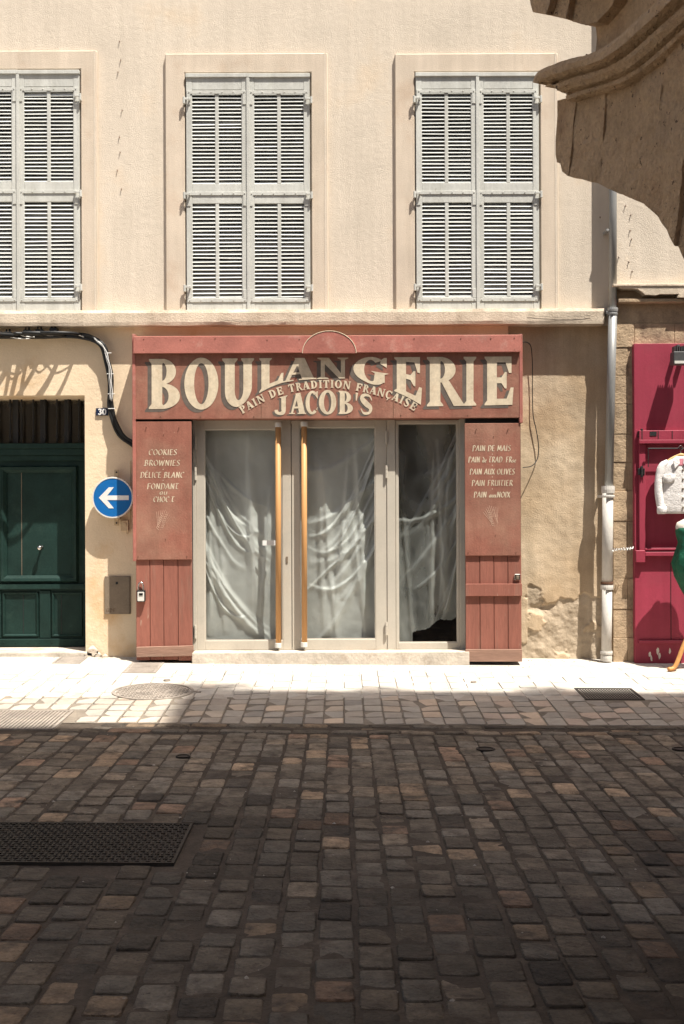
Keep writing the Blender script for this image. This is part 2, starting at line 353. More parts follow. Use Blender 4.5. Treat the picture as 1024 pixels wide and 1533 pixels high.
ovals = []    # things let into the ground: (x0,x1,y0,y1)
def let_in(l, r, t, b, m=.0):
    a, c = G(l, t), G(r, b); a2, c2 = G(r, t), G(l, b)
    x0, x1 = (a.x+c2.x)/2, (a2.x+c.x)/2; y0, y1 = (c.y+c2.y)/2, (a.y+a2.y)/2
    ovals.append((x0-m, x1+m, y0-m, y1+m)); return x0, x1, y0, y1
PLATE = let_in(-80, 272, 1235, 1293, .01)
GRATE_L = let_in(-40, 96, 1064, 1092, .01)
GRATE_R = let_in(868, 955, 1031, 1048, .01)
MAN = let_in(176, 282, 1024.5, 1048, .02); ovals.pop()      # its cover lies over the stones
GR_S = let_in(190, 240, 992, 1008, .01)
GR_F = let_in(84, 126, 984, 993.5, .01)
def blocked(x, y, hw, hl):
    return any(x+hw > a and x-hw < b and y+hl > c and y-hl < d for a, b, c, d in ovals)

def cobble_colour(r):
    t = r.random()
    if t < .08: c = (.44,.315,.205)
    elif t < .13: c = (.35,.23,.155)
    elif t < .26: c = (.31,.245,.175)
    elif t < .33: c = (.105,.087,.069)
    elif t < .58: c = (.245,.210,.165)
    else: c = (.205,.168,.126)
    k = r.uniform(.75, 1.15); return tuple(v*k for v in c)
def grime_and_shade(c, x, y):                                    # dark grime patches; shade towards the viewer is put into the colour too
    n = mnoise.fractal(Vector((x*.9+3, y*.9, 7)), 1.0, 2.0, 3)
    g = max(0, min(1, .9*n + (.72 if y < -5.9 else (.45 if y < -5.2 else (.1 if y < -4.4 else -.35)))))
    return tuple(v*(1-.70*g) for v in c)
def pave_colour(r):
    c = r.choice([(.49,.45,.39),(.49,.45,.39),(.51,.455,.39),(.50,.43,.36),(.47,.44,.39)]); k = r.uniform(.94,1.06)
    return tuple(v*k for v in c)

def lay(stones, meshes, parent, name, stuffname, mat2, limit=300):
    stones.sort(key=lambda s: -s['size'])
    for s in stones[:limit]:
        o = inst(name, s['me'], parent, s['loc'], s['rz'], (s['w'], s['l'], 1.0), rot=(s.get('tx', 0), .010, s['rz'])); o.color = (*s['c'], 1)
    V = []; Fc = []; C = []
    for s in stones[limit:]:
        n = len(V); c, sn = math.cos(s['rz']), math.sin(s['rz'])
        for v in s['me'].vertices:
            x, y = v.co.x*s['w'], v.co.y*s['l']
            wx, wy = x*c-y*sn, x*sn+y*c
            V.append((s['loc'][0]+wx, s['loc'][1]+wy, s['loc'][2]+v.co.z+s.get('tx', 0)*wy-.010*wx)); C.append(s['c'])
        for p in s['me'].polygons: Fc.append(tuple(i+n for i in p.vertices))
    mb = MB(); mb.v = V; mb.f = Fc
    o = mk(stuffname, mb, mat2, parent, smooth=True); o['kind'] = 'stuff'
    a = o.data.color_attributes.new('Col', 'FLOAT_COLOR', 'POINT')
    for i, c in enumerate(C): a.data[i].color = (*c, 1)
def vis_size(x, y):
    d = y+CD
    if d < 3.2: return -1
    px = abs(x)*F/d
    return (1/d) - (0 if px < 512 else 2)
S = []
x = -5.2; ci = 0
while x < 4.6:
    y = -9.0 + R.uniform(0, .2)
    pitch = .139*R.uniform(.93, 1.07)
    while y < GUT-.42:
        l = (.182 if y < -5.5 else .200)*R.uniform(.80, 1.20)
        if y + l > GUT-.36: l = GUT-.36-y
        cy = y+l/2; hw = pitch/2-.0042; hl = l/2-.0036
        if l > .09 and abs(x) < .55+.30*(cy+CD)+1.6 and not blocked(x, cy, hw*.8, hl*.8):
            jx = R.uniform(-.004,.004)
            S.append(dict(me=R.choice(COBM), w=2*hw*R.uniform(.93,1.0), l=2*hl*R.uniform(.95,1.0), rz=R.uniform(-.035,.035), c=grime_and_shade(cobble_colour(R), x, cy),
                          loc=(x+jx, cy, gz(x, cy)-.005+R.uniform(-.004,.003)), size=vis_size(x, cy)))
        y += l
    x += pitch
# the gutter: straight rows of longer stones along the street
for row in range(3):
    yy = GUT - .06 - .118*row; x = -4.3
    while x < 4.3:
        l = R.uniform(.16, .30)
        dz = (-.018, -.026, -.014)[row]
        c = cobble_colour(R); c = tuple(v*(.6 if row < 2 else .85) for v in c)
        if not blocked(x+l/2, yy, l/2, .05):
            S.append(dict(me=R.choice(COBM), w=.104, l=l-.012, rz=math.pi/2+R.uniform(-.02,.02), c=c, loc=(x+l/2, yy, gz(x, yy)+dz+R.uniform(-.002,.002)+.012), size=vis_size(x+l/2, yy)))
        x += l
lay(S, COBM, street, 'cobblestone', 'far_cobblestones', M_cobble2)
S = []
x = -4.6
while x < 4.6:
    pitch = .1453*R.uniform(.96, 1.04); y = GUT+.01
    far = -.345 if (X(196) < x < X(786)) else (-.02 if x < X(196) else -.06)
    y0 = y
    while y < far-.03:
        l = (.20 if y < -1.7 else .26)*R.uniform(.9,1.1)
        if y+l > far-.08: l = far-y
        cy = y+l/2; hw = pitch/2-.0026; hl = l/2-.0026
        if abs(x) < .6+.30*(cy+CD) and not blocked(x, cy, hw*.8, hl*.8):
            warm = max(.42, min(1, (cy+2.25)/.7))                        # browner setts along the gutter, pale stone by the houses
            cc = pave_colour(R); c2 = cobble_colour(R); c = tuple(a*warm+(b*1.25+.03)*(1-warm) for a, b in zip(cc, c2))
            S.append(dict(tx=.05, me=R.choice(PAVM), w=2*hw, l=2*hl, rz=R.uniform(-.012,.012), c=c, loc=(x, cy, gz(x, cy)+R.uniform(-.001,.001)), size=vis_size(x, cy)))
        y += l
    x += pitch
lay(S, PAVM, pavement, 'paving_stone', 'far_paving_stones', M_pave2)

# things let into the ground
def gthing(name, label, cat, b, group=None):
    return thing(name, label, cat, ((b[0]+b[1])/2, (b[2]+b[3])/2, gz((b[0]+b[1])/2, (b[2]+b[3])/2)-.02), group)
def on_ground(mb):                                   # z in mb is height above the ground
    mb.v = [(p[0], p[1], p[2]+gz(p[0], p[1])) for p in mb.v]; return mb
def tread_plate(b, t, mat, nx, ny, h=.004):
    pl = MB(); pl.box(b[0], b[1], b[2], b[3], -.03, .004); mk('plate', on_ground(pl), mat, t)
    fr = MB(); w = .012
    for q in ((b[0]-w,b[0],b[2]-w,b[3]+w),(b[1],b[1]+w,b[2]-w,b[3]+w),(b[0],b[1],b[2]-w,b[2]),(b[0],b[1],b[3],b[3]+w)): fr.box(*q, -.03, .010)
    mk('frame', on_ground(fr), mat, t)
    tr = MB()
    dx, dy = (b[1]-b[0])/nx, (b[3]-b[2])/ny
    for i in range(nx):
        for j in range(ny):
            cx, cy = b[0]+(i+.5)*dx, b[2]+(j+.5)*dy
            if (i+j) % 2: tr.box(cx-dx*.42, cx+dx*.42, cy-dy*.13, cy+dy*.13, .004, .004+h)
            else: tr.box(cx-dx*.13, cx+dx*.13, cy-dy*.42, cy+dy*.42, .004, .004+h)
    o = mk('tread_pattern', on_ground(tr), mat, t); o['kind'] = 'stuff'
t = gthing('access_plate', 'large dark steel tread plate set in the shaded cobbles', 'cover plate', PLATE)
tread_plate(PLATE, t, M_cast, 46, 17, .006)
def grate(b, t, mat, nx, ny, bar):
    fr = MB(); w = .02
    for q in ((b[0],b[0]+w,b[2],b[3]),(b[1]-w,b[1],b[2],b[3]),(b[0]+w,b[1]-w,b[2],b[2]+w),(b[0]+w,b[1]-w,b[3]-w,b[3])): fr.box(*q, -.06, .006)
    mk('frame', on_ground(fr), mat, t)
    pit = MB(); pit.box(b[0]+w, b[1]-w, b[2]+w, b[3]-w, -.05, -.028); mk('pit_floor', on_ground(pit), M_dark, t)
    gx = MB()
    for i in range(1, nx):
        cx = b[0]+w+(b[1]-b[0]-2*w)*i/nx
        g = MB(); g.box(cx-bar, cx+bar, b[2]+w, b[3]-w, -.027, .004); mk('bar', on_ground(g), mat, t)
    for j in range(1, ny):
        cy = b[2]+w+(b[3]-b[2]-2*w)*j/ny
        g = MB(); g.box(b[0]+w, b[1]-w, cy-bar*.9, cy+bar*.9, -.027, .0032); mk('cross_bar', on_ground(g), mat, t)
t = gthing('drain_grate', 'pale sunlit cast iron grate at the edge of the shade, left', 'drain grate', GRATE_L, 'drain grates in the pavement'); grate(GRATE_L, t, M_castl, 22, 4, .007)
t = gthing('drain_grate', 'dark meshed drain grate half in shade below the downpipe', 'drain grate', GRATE_R, 'drain grates in the pavement'); grate(GRATE_R, t, M_cast, 20, 9, .0045)
t = gthing('drain_grate', 'small slotted grate at the foot of the bakery left panel', 'drain grate', GR_S, 'drain grates in the pavement'); grate(GR_S, t, M_castl, 22, 2, .0042)
t = gthing('drain_grate', 'faint small grate in front of the green door step', 'drain grate', GR_F, 'drain grates in the pavement'); grate(GR_F, t, M_pave if False else M_castl, 20, 2, .005)
mc = ((MAN[0]+MAN[1])/2, (MAN[2]+MAN[3])/2); mr = .325
t = gthing('manhole_cover', 'round patterned iron manhole cover in the sunlit pavement', 'manhole', MAN)
def gdisc(r0, r1, z0, z1, c, n=40):
    m = MB(); m.lathe([(r0, z0), (r0, z1), (r1, z1), (r1, z0)], (c[0], c[1], 0), n); return on_ground(m)
m = MB(); m.lathe([(.001,-.02),(.001,.006),(mr*.9,.006),(mr*.9,-.02)], (*mc, 0), 44); mk('cover', on_ground(m), M_castl, t)
mk('rim', gdisc(mr*.93, mr, -.02, .010, mc), M_castl, t); mk('inner_ring', gdisc(mr*.38, mr*.42, 0, .011, mc), M_castl, t)
tr = MB()
for i in range(-10, 11):
    for j in range(-10, 11):
        cx, cy = i*.03, j*.03; rr = math.hypot(cx, cy)
        if rr < mr*.87 and not (mr*.34 < rr < mr*.46):
            if (i+j) % 2: tr.box(mc[0]+cx-.012, mc[0]+cx+.012, mc[1]+cy-.005, mc[1]+cy+.005, .006, .012)
            else: tr.box(mc[0]+cx-.005, mc[0]+cx+.005, mc[1]+cy-.012, mc[1]+cy+.012, .006, .012)
o = mk('tread_pattern', on_ground(tr), M_castl, t); o['kind'] = 'stuff'
m = MB(); m.box(mc[0]+mr, mc[0]+mr+.06, mc[1]-.02, mc[1]+.02, -.02, .008); mk('hinge_lug', on_ground(m), M_castl, t)
for px, py, rad, lab, mt in ((274,1134,.045,'small dark valve cap in the cobbles below the manhole', M_cast), (727,1123,.060,'small dark valve cap in the cobbles right of centre', M_cast),
                      (1018,1123,.05,'small dark valve cap at the right edge of the cobbles', M_cast), (250,1019.5,.03,'tiny pale valve cap just above the round manhole', M_castl), (709,1022,.025,'tiny pale valve cap on the sunlit pavement right of the bakery door', M_castl)):
    c = G(px, py); zz = .008
    tt = thing('valve_cap', lab, 'valve cap', (c.x, c.y, c.z-.01), 'valve caps in the street')
    m = MB(); m.lathe([(.001,-.02),(.001,zz),(rad*.72,zz),(rad*.72,-.02)], (c.x, c.y, 0), 20); mk('lid', on_ground(m), mt, tt)
    mk('rim', gdisc(rad*.8, rad, -.02, zz+.004, (c.x, c.y), 20), mt, tt)

# ================================================================= MAIN BUILDING
bld = thing('plaster_building', 'old cream plastered building with grey louvred shutters above the bakery', 'building', (0, .3, 0))
XR = X(915); ZS0, ZS1 = Z(489), Z(466)               # the building's right edge, the string course
WIN = [(-66, 120, 105, 466), (278, 465, 110, 466.5), (622, 808, 108.5, 465)]
holes = []
for l, r, tp, b in WIN:
    holes.append((X(l+1, 0, 290), X(r-1, 0, 290), Z(b, 0, (l+r)/2)+.01, Z(tp+1, 0, (l+r)/2)))
mb = wall_holes(MB(), -7, XR, ZS0-.0, 9.5, 0.0, holes, .30); mk('upper_wall', mb, M_upper, bld)
for h in holes:
    b = MB(); b.add([(h[0]-.05,.28,h[2]-.05),(h[1]+.05,.28,h[2]-.05),(h[1]+.05,.28,h[3]+.05),(h[0]-.05,.28,h[3]+.05)], [(0,1,2,3)])
    mk('dark_backing', b, M_dark, bld)  # near-black backing sheet: the darkness behind the slats is put into its colour
# plaster bands round the windows, proud of the wall
for (l, r, tp, b), (sl, sr, st) in zip(WIN, ((-100, 146, 76), (248, 491, 80), (592, 836, 80))):
    m = MB(); y0 = -.035
    a, c, d, e = X(sl,y0,290), X(l-1,y0,290), X(r+1.5,y0,290), X(sr,y0,290)
    zt, zi, zb = Z(st,y0,(l+r)/2), Z(tp-1.5,y0,(l+r)/2), ZS1-.02
    m.prism([(a,zb),(c,zb),(c,zi),(d,zi),(d,zb),(e,zb),(e,zt),(a,zt)], y0, .05)
    mk('window_surround', m, M_surr, bld, bevel=.006)
    e = MB(); w = .016                                # raised bright edge strip of the band
    e.box(X(sr-5,y0,290), X(sr-5,y0,290)+w, y0-.003, y0+.01, zb, zt-.0); e.box(a+.0, X(sr-5,y0,290)+w, y0-.003, y0+.01, zt-w, zt+.002) if False else None
    mk('surround_edge', e, M_upper, bld)
# string course, slightly ragged
m = MB(); xs = [-7 + (X(906,-.12)+7)*i/160 for i in range(161)]
def jag(x, k, a): return a*mnoise.noise(Vector((x*k, k, 0)))
rings = [[(x, .05, ZS0+jag(x,3,.004)), (x, -.115+jag(x,4,.005), ZS0+jag(x,3,.006)), (x, -.12+jag(x,2,.006), ZS0+.03), (x, -.12+jag(x,2.5,.006), ZS1-.03), (x, -.108+jag(x,5,.01), ZS1+jag(x,4,.008)), (x, .05, ZS1+.012)] for x in xs]
m.loft(rings); mk('string_course', m, M_sill, bld)
m = MB()                                             # cracks in the course
for c0 in ((330, 478, 100), (790, 471, 95)):
    pts = [W(c0[0]+c0[2]*i/14, c0[1]+3*mnoise.noise(Vector((i*.7, c0[0], 0)))+ (4*math.sin(i/14*3)), -.1275) for i in range(15)]
    m = MB().tube(pts, [.0008+.0010*abs(math.sin(i*1.3)) for i in range(15)], 5); mk('crack', m, M_iron, bld)

# --- shutters
SLAT = {}
def slat_mesh(w):
    k = round(w, 3)
    if k not in SLAT:
        m = MB(); th, dp, a = .0080, .046, math.radians(38)
        prof = [(-dp/2,-th/2+.001),(-dp/2+.002,-th/2),(dp/2,-th/2),(dp/2,th/2),(-dp/2+.002,th/2),(-dp/2,th/2-.001)]
        pr = [(y*math.cos(a)-z*math.sin(a), y*math.sin(a)+z*math.cos(a)) for y, z in prof]
        m.loft([[(-w/2, y, z) for y, z in pr], [(w/2, y, z) for y, z in pr]])
        me = bpy.data.meshes.new('slat'); me.from_pydata(m.v, [], m.f); me.materials.append(M_slat)
        bm = bmesh.new(); bm.from_mesh(me); bmesh.ops.recalc_face_normals(bm, faces=bm.faces); bm.to_mesh(me); bm.free()
        SLAT[k] = me
    return SLAT[k]
YS = -.046                                           # front of the shutter frames
def shutter(l, r, tp, bt, hinge, label):
    yb = YS+.036
    x0, x1 = X(l, YS, 290), X(r, YS, 290); z1, z0 = Z(tp, YS, (l+r)/2), Z(bt, YS, (l+r)/2); H = z1-z0; B = x1-x0
    sw = .056; f = MB()
    def zz(k): return z1 - k*H                       # fraction down the leaf
    f.box(x0, x0+sw, YS, yb, z0, z1-.002); f.box(x1-sw, x1, YS, yb, z0, z1-.002)
    y2 = YS+.002
    for a, b in ((0, .066), (.462, .545), (.942, 1)): f.box(x0+sw, x1-sw, y2, yb-.002, zz(b)+.001, zz(a)-.003)
    cx = (x0+x1)/2
    for a, b in ((.066, .462), (.545, .942)): f.box(cx-.017, cx+.017, YS+.0035, YS+.016, zz(b), zz(a))
    o = mk('shutter', f, M_shut, bld, bevel=.003); o['label'] = label
    cap = MB(); cap.box(x0-.004, x1+.004, YS-.014, yb, z1-.032, z1+.004); mk('drip_rail', cap, M_shut, o, bevel=.003)
    for (a, b, n) in ((.072, .462, 25), (.547, .942, 24)):
        for i in range(n):
            z = zz(b) + (zz(a)-zz(b))*(i+.45)/n
            s = inst('slat', slat_mesh(B-2*sw+.012), o, (cx, YS+.024, z), rot=(R.gauss(0,.03)+(.25 if R.random() < .02 else 0), R.gauss(0,.006), 0))
    hx = x0 if hinge < 0 else x1
    for k in (.076, .503, .953):                      # iron straps with hinge pins
        s = MB(); s.box(x0+.008, x1-.012, YS-.006, YS-.0005, zz(k)-.016, zz(k)+.016)
        for q in (x0+.008, x1-.045): 
            if k != .503 or True:
                dn = (.0, .10) if k < .9 else (.09, 0)
                s.box(q, q+.032, YS-.0065, YS-.0008, zz(k)-.016-dn[0 if k>.9 else 1], zz(k)-.0165) if k < .9 else s.box(q, q+.032, YS-.0065, YS-.0008, zz(k)+.0165, zz(k)+.10)
        st = mk('strap', s, M_shut, o, bevel=.0015)
        nl = MB()
        for i in range(6):
            q = x0+.03+(B-.06)*i/5; nl.lathe([(.0055,0),(.0055,.004),(.002,.006)], (q, YS-.006, zz(k)+.0), 6, 'y')
        mk('rivet', nl, M_shut, o)
    for k in (.115, .515, .905):
        h = MB(); hx2 = hx+hinge*.016; zk = zz(k)
        h.tube([(hx2, YS-.028, zk-.028), (hx2, YS-.028, zk+.034)], .0125, 8); h.box(min(hx-hinge*.035,hx2), max(hx-hinge*.035,hx2), YS-.036, YS-.024, zk+.006, zk+.026)
        h.box(hx-hinge*.035-.006, hx-hinge*.035+.006, YS-.036, YS-.0005, zk+.004, zk+.028)
        h.box(hx2-.008, hx2+.008, YS-.028, .0, zk-.024, zk-.008)
        mk('hinge', h, M_shut, o, bevel=.002)
    if hinge < 0:                                      # the leaf with the cover strip over the meeting edge
        c = MB(); c.box(x1-.010, x1+.020, YS-.012, YS-.001, z0+.004, z1-.034); mk('cover_strip', c, M_shut, o, bevel=.002)
    return o
for (l, r, tp, b), nm in zip(WIN, ('at the left edge', 'over the bakery sign', 'beside the stone arch')):
    mid = (l+r)/2
    shutter(l+1, mid-.5, tp+1, b, -1, 'left grey louvred shutter leaf '+nm)
    shutter(mid+.5, r-1, tp+1, b, 1, 'right grey louvred shutter leaf '+nm)

# --- lower left wall with the doorway
DX0, DX1, DZ1 = X(-130), X(127.5, 0, 780), Z(592, 0, 64)
LX1 = X(292)
wl = wall_holes(MB(), -7, LX1, -.5, ZS0, 0.0, [(DX0, DX1, -.5, DZ1)], .55); mk('ground_wall', wl, M_lleft, bld)
m = MB(); m.box(DX0-.1, DX1+.02, -.03, .62, -.4, .072); mk('door_step', m, M_step, bld, bevel=.012, seg=2)
for i, (px, py, s) in enumerate(((139, 976, .09), (133, 981, .07), (147, 982, .06), (158, 984, .05))):   # crumbling foot of the pier
    m = MB(); c = W(px, py, -.01); rr = random.Random(i)
    m.loft([[(c.x+s*.6*q*math.cos(a)*rr.uniform(.8,1.2), c.y-.02*(1-abs(j-1.5)/1.5)-.012, c.z+s*.5*(j-1.5)/1.5+s*.2*math.sin(a)) for a in [k*math.pi/4 for k in range(8)]] for j, q in enumerate((.5,1,.9,.4))])
    mk('plaster_crumb', m, M_step, bld)
m = MB(); m.add([(LX1,0,Z(634)),(X(762),0,Z(634)),(X(762),0,ZS0),(LX1,0,ZS0)], [(0,1,2,3)]); mk('ground_wall', m, M_lleft, bld)
# door
YD = .40
def P(l, r, t, b, y): return (X(l, y, (t+b)/2), X(r, y, (t+b)/2), Z(b, y, (l+r)/2), Z(t, y, (l+r)/2))
leafz0 = .075
f = MB(); xr = DX1+.02
f.box(DX0, xr, YD, YD+.05, leafz0, Z(668, YD, 64)); dr = mk('door', f, M_green, bld); dr['label'] = 'peeling dark green panelled front door'
def moulding(l, r, t, b, y0, dep, w, name='moulding', mat=M_green):
    a = P(l, r, t, b, y0); m = MB()
    pr = [(0,0),(w*.25,dep),(w*.6,dep*.9),(w,dep*.3),(w,0)]
    rg = []
    for cx, cz, sx, sz in ((a[0],a[2],1,1),(a[1],a[2],-1,1),(a[1],a[3],-1,-1),(a[0],a[3],1,-1)):
        rg.append([(cx+sx*q, YD-d-.001, cz+sz*q) for q, d in pr])
    rg.append(rg[0]); m.loft(rg, cap=False); return mk(name, m, mat, dr)
moulding(0, 118, 697, 872, YD, .045, .07)
moulding(4, 58, 886, 953, YD, .02, .025); moulding(78, 124, 886, 953, YD, .02, .025)
m = MB(); a = P(0, 120, 872, 880, YD); m.box(DX0, xr-.01, YD-.035, YD-.001, Z(882,YD,64), Z(874,YD,64)); mk('rail', m, M_green, dr, bevel=.006, seg=2)
m = MB(); m.box(DX0, xr-.01, YD-.03, YD-.001, leafz0+.005, Z(956,YD,64)); mk('bottom_rail', m, M_green, dr, bevel=.004)
for i in range(7):
    m = MB(); m.lathe([(.006,0),(.006,.004),(.002,.006)], (X(6+i*18, YD), YD-.03, leafz0+.045), 8, 'y'); mk('rivet', m, M_green, dr)
for l, r, t, b in ((60, 76, 884, 955), (-20, 2, 884, 955)):
    a = P(l, r, t, b, YD); m = MB(); m.box(a[0], a[1], YD-.018, YD-.001, a[2], a[3]); mk('stile', m, M_green, dr, bevel=.003)
for px, t, b in ((32.5, 705, 864), (35, 890, 950), (92, 890, 950)):
    a = P(px-.35, px+.35, t, b, YD); m = MB(); m.box(a[0], a[1], YD-.003, YD-.0005, a[2], a[3]); mk('board_joint', m, M_hatch if px == 32.5 else M_iron, dr)
c = W(62, 820, YD); m = MB(); m.lathe([(.022,0),(.010,.008),(.008,.05),(.020,.06),(.024,.072),(.016,.085),(.001,.088)], c, 16, 'y'); mk('knob', m, M_chrome, dr, smooth=True)
for k, (t, b, d) in enumerate(((664, 672, .06), (672, 682, .045), (682, 690, .025))):
    m = MB(); m.box(DX0, xr-.01, YD-d, YD+.04, Z(b,YD,64)+.001, Z(t,YD,64)); mk('transom_rail', m, M_green, dr, bevel=.004)
# fanlight with iron bars
m = MB(); m.box(DX0, xr, YD+.03, YD+.04, Z(664,YD,64), DZ1+.1); mk('transom_pane', m, M_glass, dr)
m = MB(); m.add([(DX0-.1,YD+.5,0),(xr+.1,YD+.5,0),(xr+.1,YD+.5,3),(DX0-.1,YD+.5,3)], [(0,1,2,3)]); mk('hall_wall', m, M_hall, bld)
m = MB()
for q in ((DX0-.1, DX0-.1), (xr+.1, xr+.1)): m.add([(q[0],YD+.06,0),(q[0],YD+.5,0),(q[0],YD+.5,3),(q[0],YD+.06,3)], [(0,1,2,3)])
m.add([(DX0-.1,YD+.06,3),(xr+.1,YD+.06,3),(xr+.1,YD+.5,3),(DX0-.1,YD+.5,3)], [(0,1,2,3)]); mk('hall_ceiling', m, M_dark, bld)
for px in (16, 33, 50.5, 68, 86, 103, 119, -2):
    m = MB(); x0 = X(px, YD-.02); zb, zt = Z(663,YD,64), DZ1+.02
    prof = [(x0, YD-.02, zb+(zt-zb)*q) for q in (0, .1, .14, .18, .5, .78, .84, .90, 1)]
    m.tube(prof, [.010,.010,.018,.010,.008,.008,.020,.009,.009], 8); mk('transom_bar', m, M_iron, dr, smooth=True)
for l, r in ((61, 70), (97, 107), (20, 28)):
    a = P(l, r, 592, 664, YD+.02); m = MB(); m.box(a[0], a[1], YD+.0, YD+.025, a[2], DZ1+.05); mk('transom_post', m, M_iron, dr)

# --- lower right wall, crumbling at its foot
def erosion(x, z):
    px = 512 + x*160; py = 985.5 - z*160
    n = mnoise.fractal(Vector((x*2.6, z*3.2, 5.0)), 1.0, 2.0, 5)
    low = max(0, (py-862)/110.0)
    return max(0.0, min(1.0, (low*1.0 - .66 + 1.0*n + (.12 if px > 790 else -.4))*9.0)) if py > 840 else 0.0
def lrw(x, z):
    e = erosion(x, z)
    y = .04 + .006*mnoise.noise(Vector((x*3, z*3, 0))) + .0025*mnoise.noise(Vector((x*14, z*14, 2)))
    y += e*(.014 + .012*mnoise.fractal(Vector((x*9, z*9, 1)), 1.0, 2.0, 4))
    h = math.exp(-(((x*160+512-808)/14)**2+((985.5-z*160-912)/7)**2)); return y + h*.03
gx0, gx1, gz0, gz1 = X(760), X(930), -.15, ZS0+.02
m = disp_grid(gx0, gx1, gz0, gz1, 150, 420, lrw)
o = mk('aged_ground_wall', m, M_lright, bld, smooth=True)
def lrc(p):
    e = erosion(p.x, p.z); n = mnoise.fractal(Vector((p.x*1.7, p.z*1.7, 9)), 1.0, 2.0, 4)
    c = Vector((.57,.455,.32)).lerp(Vector((.50,.37,.235)), max(0, min(1, .5+.9*n)))
    c = c.lerp(Vector((.47,.385,.285)), e*.8)
    return c
set_cols(o, lrc)
# nails and old hooks in the plaster
for px, py in ((179,62),(181,90),(177,108),(183,165),(179,205),(180,228),(182,283),(176,255),(936,308),(944,322),(943,345),(945,358),(941,392),(946,406),(926,385),(898,325),(172,750),(167,910)):
    yy = -.13 if px > 915 else 0.0
    c = W(px, py, yy); m = MB(); m.tube([(c.x, yy+.01, c.z), (c.x, yy-.012, c.z)], .004, 6); m.tube([(c.x, yy-.011, c.z), (c.x, yy-.016, c.z-.014)], .0035, 6); mk('nail', m, M_rust, bld)

# ================================================================= NEIGHBOUR BUILDING
nb = thing('stone_neighbour_building', 'old stone building with broken ledge behind the crimson shutters at right', 'building', (3.4, .3, 0))
YN = -.13
m = MB(); zl = Z(427, YN, 980); m.add([(XR,YN,zl),(7,YN,zl),(7,YN,9.5),(XR,YN,9.5)], [(0,1,2,3)]); m.add([(XR,YN,zl),(XR,YN,9.5),(XR,.3,9.5),(XR,.3,zl)], [(0,1,2,3)])
mk('upper_wall', m, M_upper, nb)
yl = -.20; edge = [(927,427),(928,430),(934,432),(940,431.5),(955,432.5),(962,437),(966,441),(974,441),(982,442),(988,440),(998,440),(1012,440),(1017,439.5),(1014,445),(1060,446),(1200,447),(1200,426)]
m = MB(); m.prism([(W(a,b,yl).x, W(a,b,yl).z) for a, b in edge], yl, .0); mk('broken_ledge', m, M_sill, nb)
m = MB(); m.pbox(918, 1200, 424.5, 428, yl-.008, .0); mk('ledge_fillet', m, M_sill, nb, bevel=.004)
m = MB(); m.pbox(926, 1200, 446.5, 452, YN-.045, .0); mk('lintel_moulding', m, M_stone, nb, bevel=.006)
m = MB(); YP = -.10
m.add([(XR,YP+.008,-.4),(7,YP+.008,-.4),(7,YP+.008,zl),(XR,YP+.008,zl)], [(0,1,2,3)]); m.add([(XR,YP+.008,-.4),(XR,YP+.008,zl),(XR,.3,zl),(XR,.3,-.4)], [(0,1,2,3)]); mk('ground_wall', m, M_stone, nb)
rows = [452, 484, 520, 562, 605, 650, 692, 735, 780, 822, 866, 912, 955, 1005]
for i in range(len(rows)-1):
    sp = [918, 958, 1040] if i < 2 else ([918, 962] if i % 2 else [918, 940, 962])
    if i == 0: sp = [918, 975, 1050, 1130]
    if i == 1: sp = [918, 950, 1010, 1080, 1140]
    for a, b in zip(sp[:-1], sp[1:]):
        m = MB(); m.pbox(a+.2, b-.2, rows[i]+.18, rows[i+1]-.18, YP+R.uniform(-.010,.006), .0); mk('stone_block', m, M_stone, nb, bevel=.005, seg=2)

# --- crimson shop shutters
YC = -.17
cs = thing('crimson_shop_shutters', 'crimson painted wooden shop front at the right edge', 'shop front', (X(1040, YC), YC, gz(3.2,-.2)))
m = MB(); m.pbox(950, 1180, 514, 994, YC, -.04); mk('panel', m, M_crim, cs, bevel=.003)
m = MB(); m.pbox(957, 1180, 644, 658, YC-.05, YC-.001); hr = mk('header_rail', m, M_crim, cs, bevel=.003)
m = MB(); m.pbox(957, 1180, 658, 663.5, YC-.062, YC-.001); mk('header_lip', m, M_crim, hr, bevel=.003)
for px in (985, 1006): m = MB(); m.pbox(px, px+1, 645, 657, YC-.053, YC-.0505); mk('board_joint', m, M_iron, hr)
m = MB(); m.pbox(973, 983, 646, 652.5, YC-.054, YC-.0505); mk('keyhole_slot', m, M_iron, hr)
m = MB(); m.pbox(957, 966.5, 664, 832, YC-.03, YC-.001); mk('stile', m, M_crim, cs, bevel=.003)
m = MB(); m.pbox(952, 966, 824, 842, YC-.05, YC-.001); mk('catch', m, M_crim, cs, bevel=.004)
m = MB(); m.pbox(966, 1180, 826, 832, YC-.05, YC-.001); mk('lower_rail', m, M_crim, cs, bevel=.003)
m = MB(); m.pbox(966, 1180, 820, 823.5, YC-.04, YC-.001); mk('lower_bead', m, M_crim, cs, bevel=.003)
m = MB(); m.pbox(957, 1180, 958.5, 963, YC-.03, YC-.001); mk('skirting_rail', m, M_crim, cs, bevel=.003)
for px in (1004, 1062): m = MB(); m.pbox(px, px+.9, 843, 958, YC-.0025, YC-.0005); mk('board_joint', m, M_iron, cs)
m = MB(); c1 = W(968, 672, YC-.02); c2 = W(1180, 671, YC-.02); m.tube([(c1.x, YC-.075, c1.z), (c2.x, YC-.075, c1.z)], .006, 8)
m.tube([(c1.x, YC-.075, c1.z), (c1.x, YC-.075, Z(700,YC,968))], .004, 8); mk('hanging_rail', m, M_iron, cs)
for py in (650, 706):
    m = MB(); a = W(960.5, py, YC-.035); m.tube([(a.x, YC-.04, a.z-.05), (a.x, YC-.04, a.z+.05)], .012, 8); m.box(a.x-.03, a.x+.03, YC-.035, YC-.001, a.z-.03, a.z+.03); mk('hinge', m, M_iron, cs, bevel=.002)
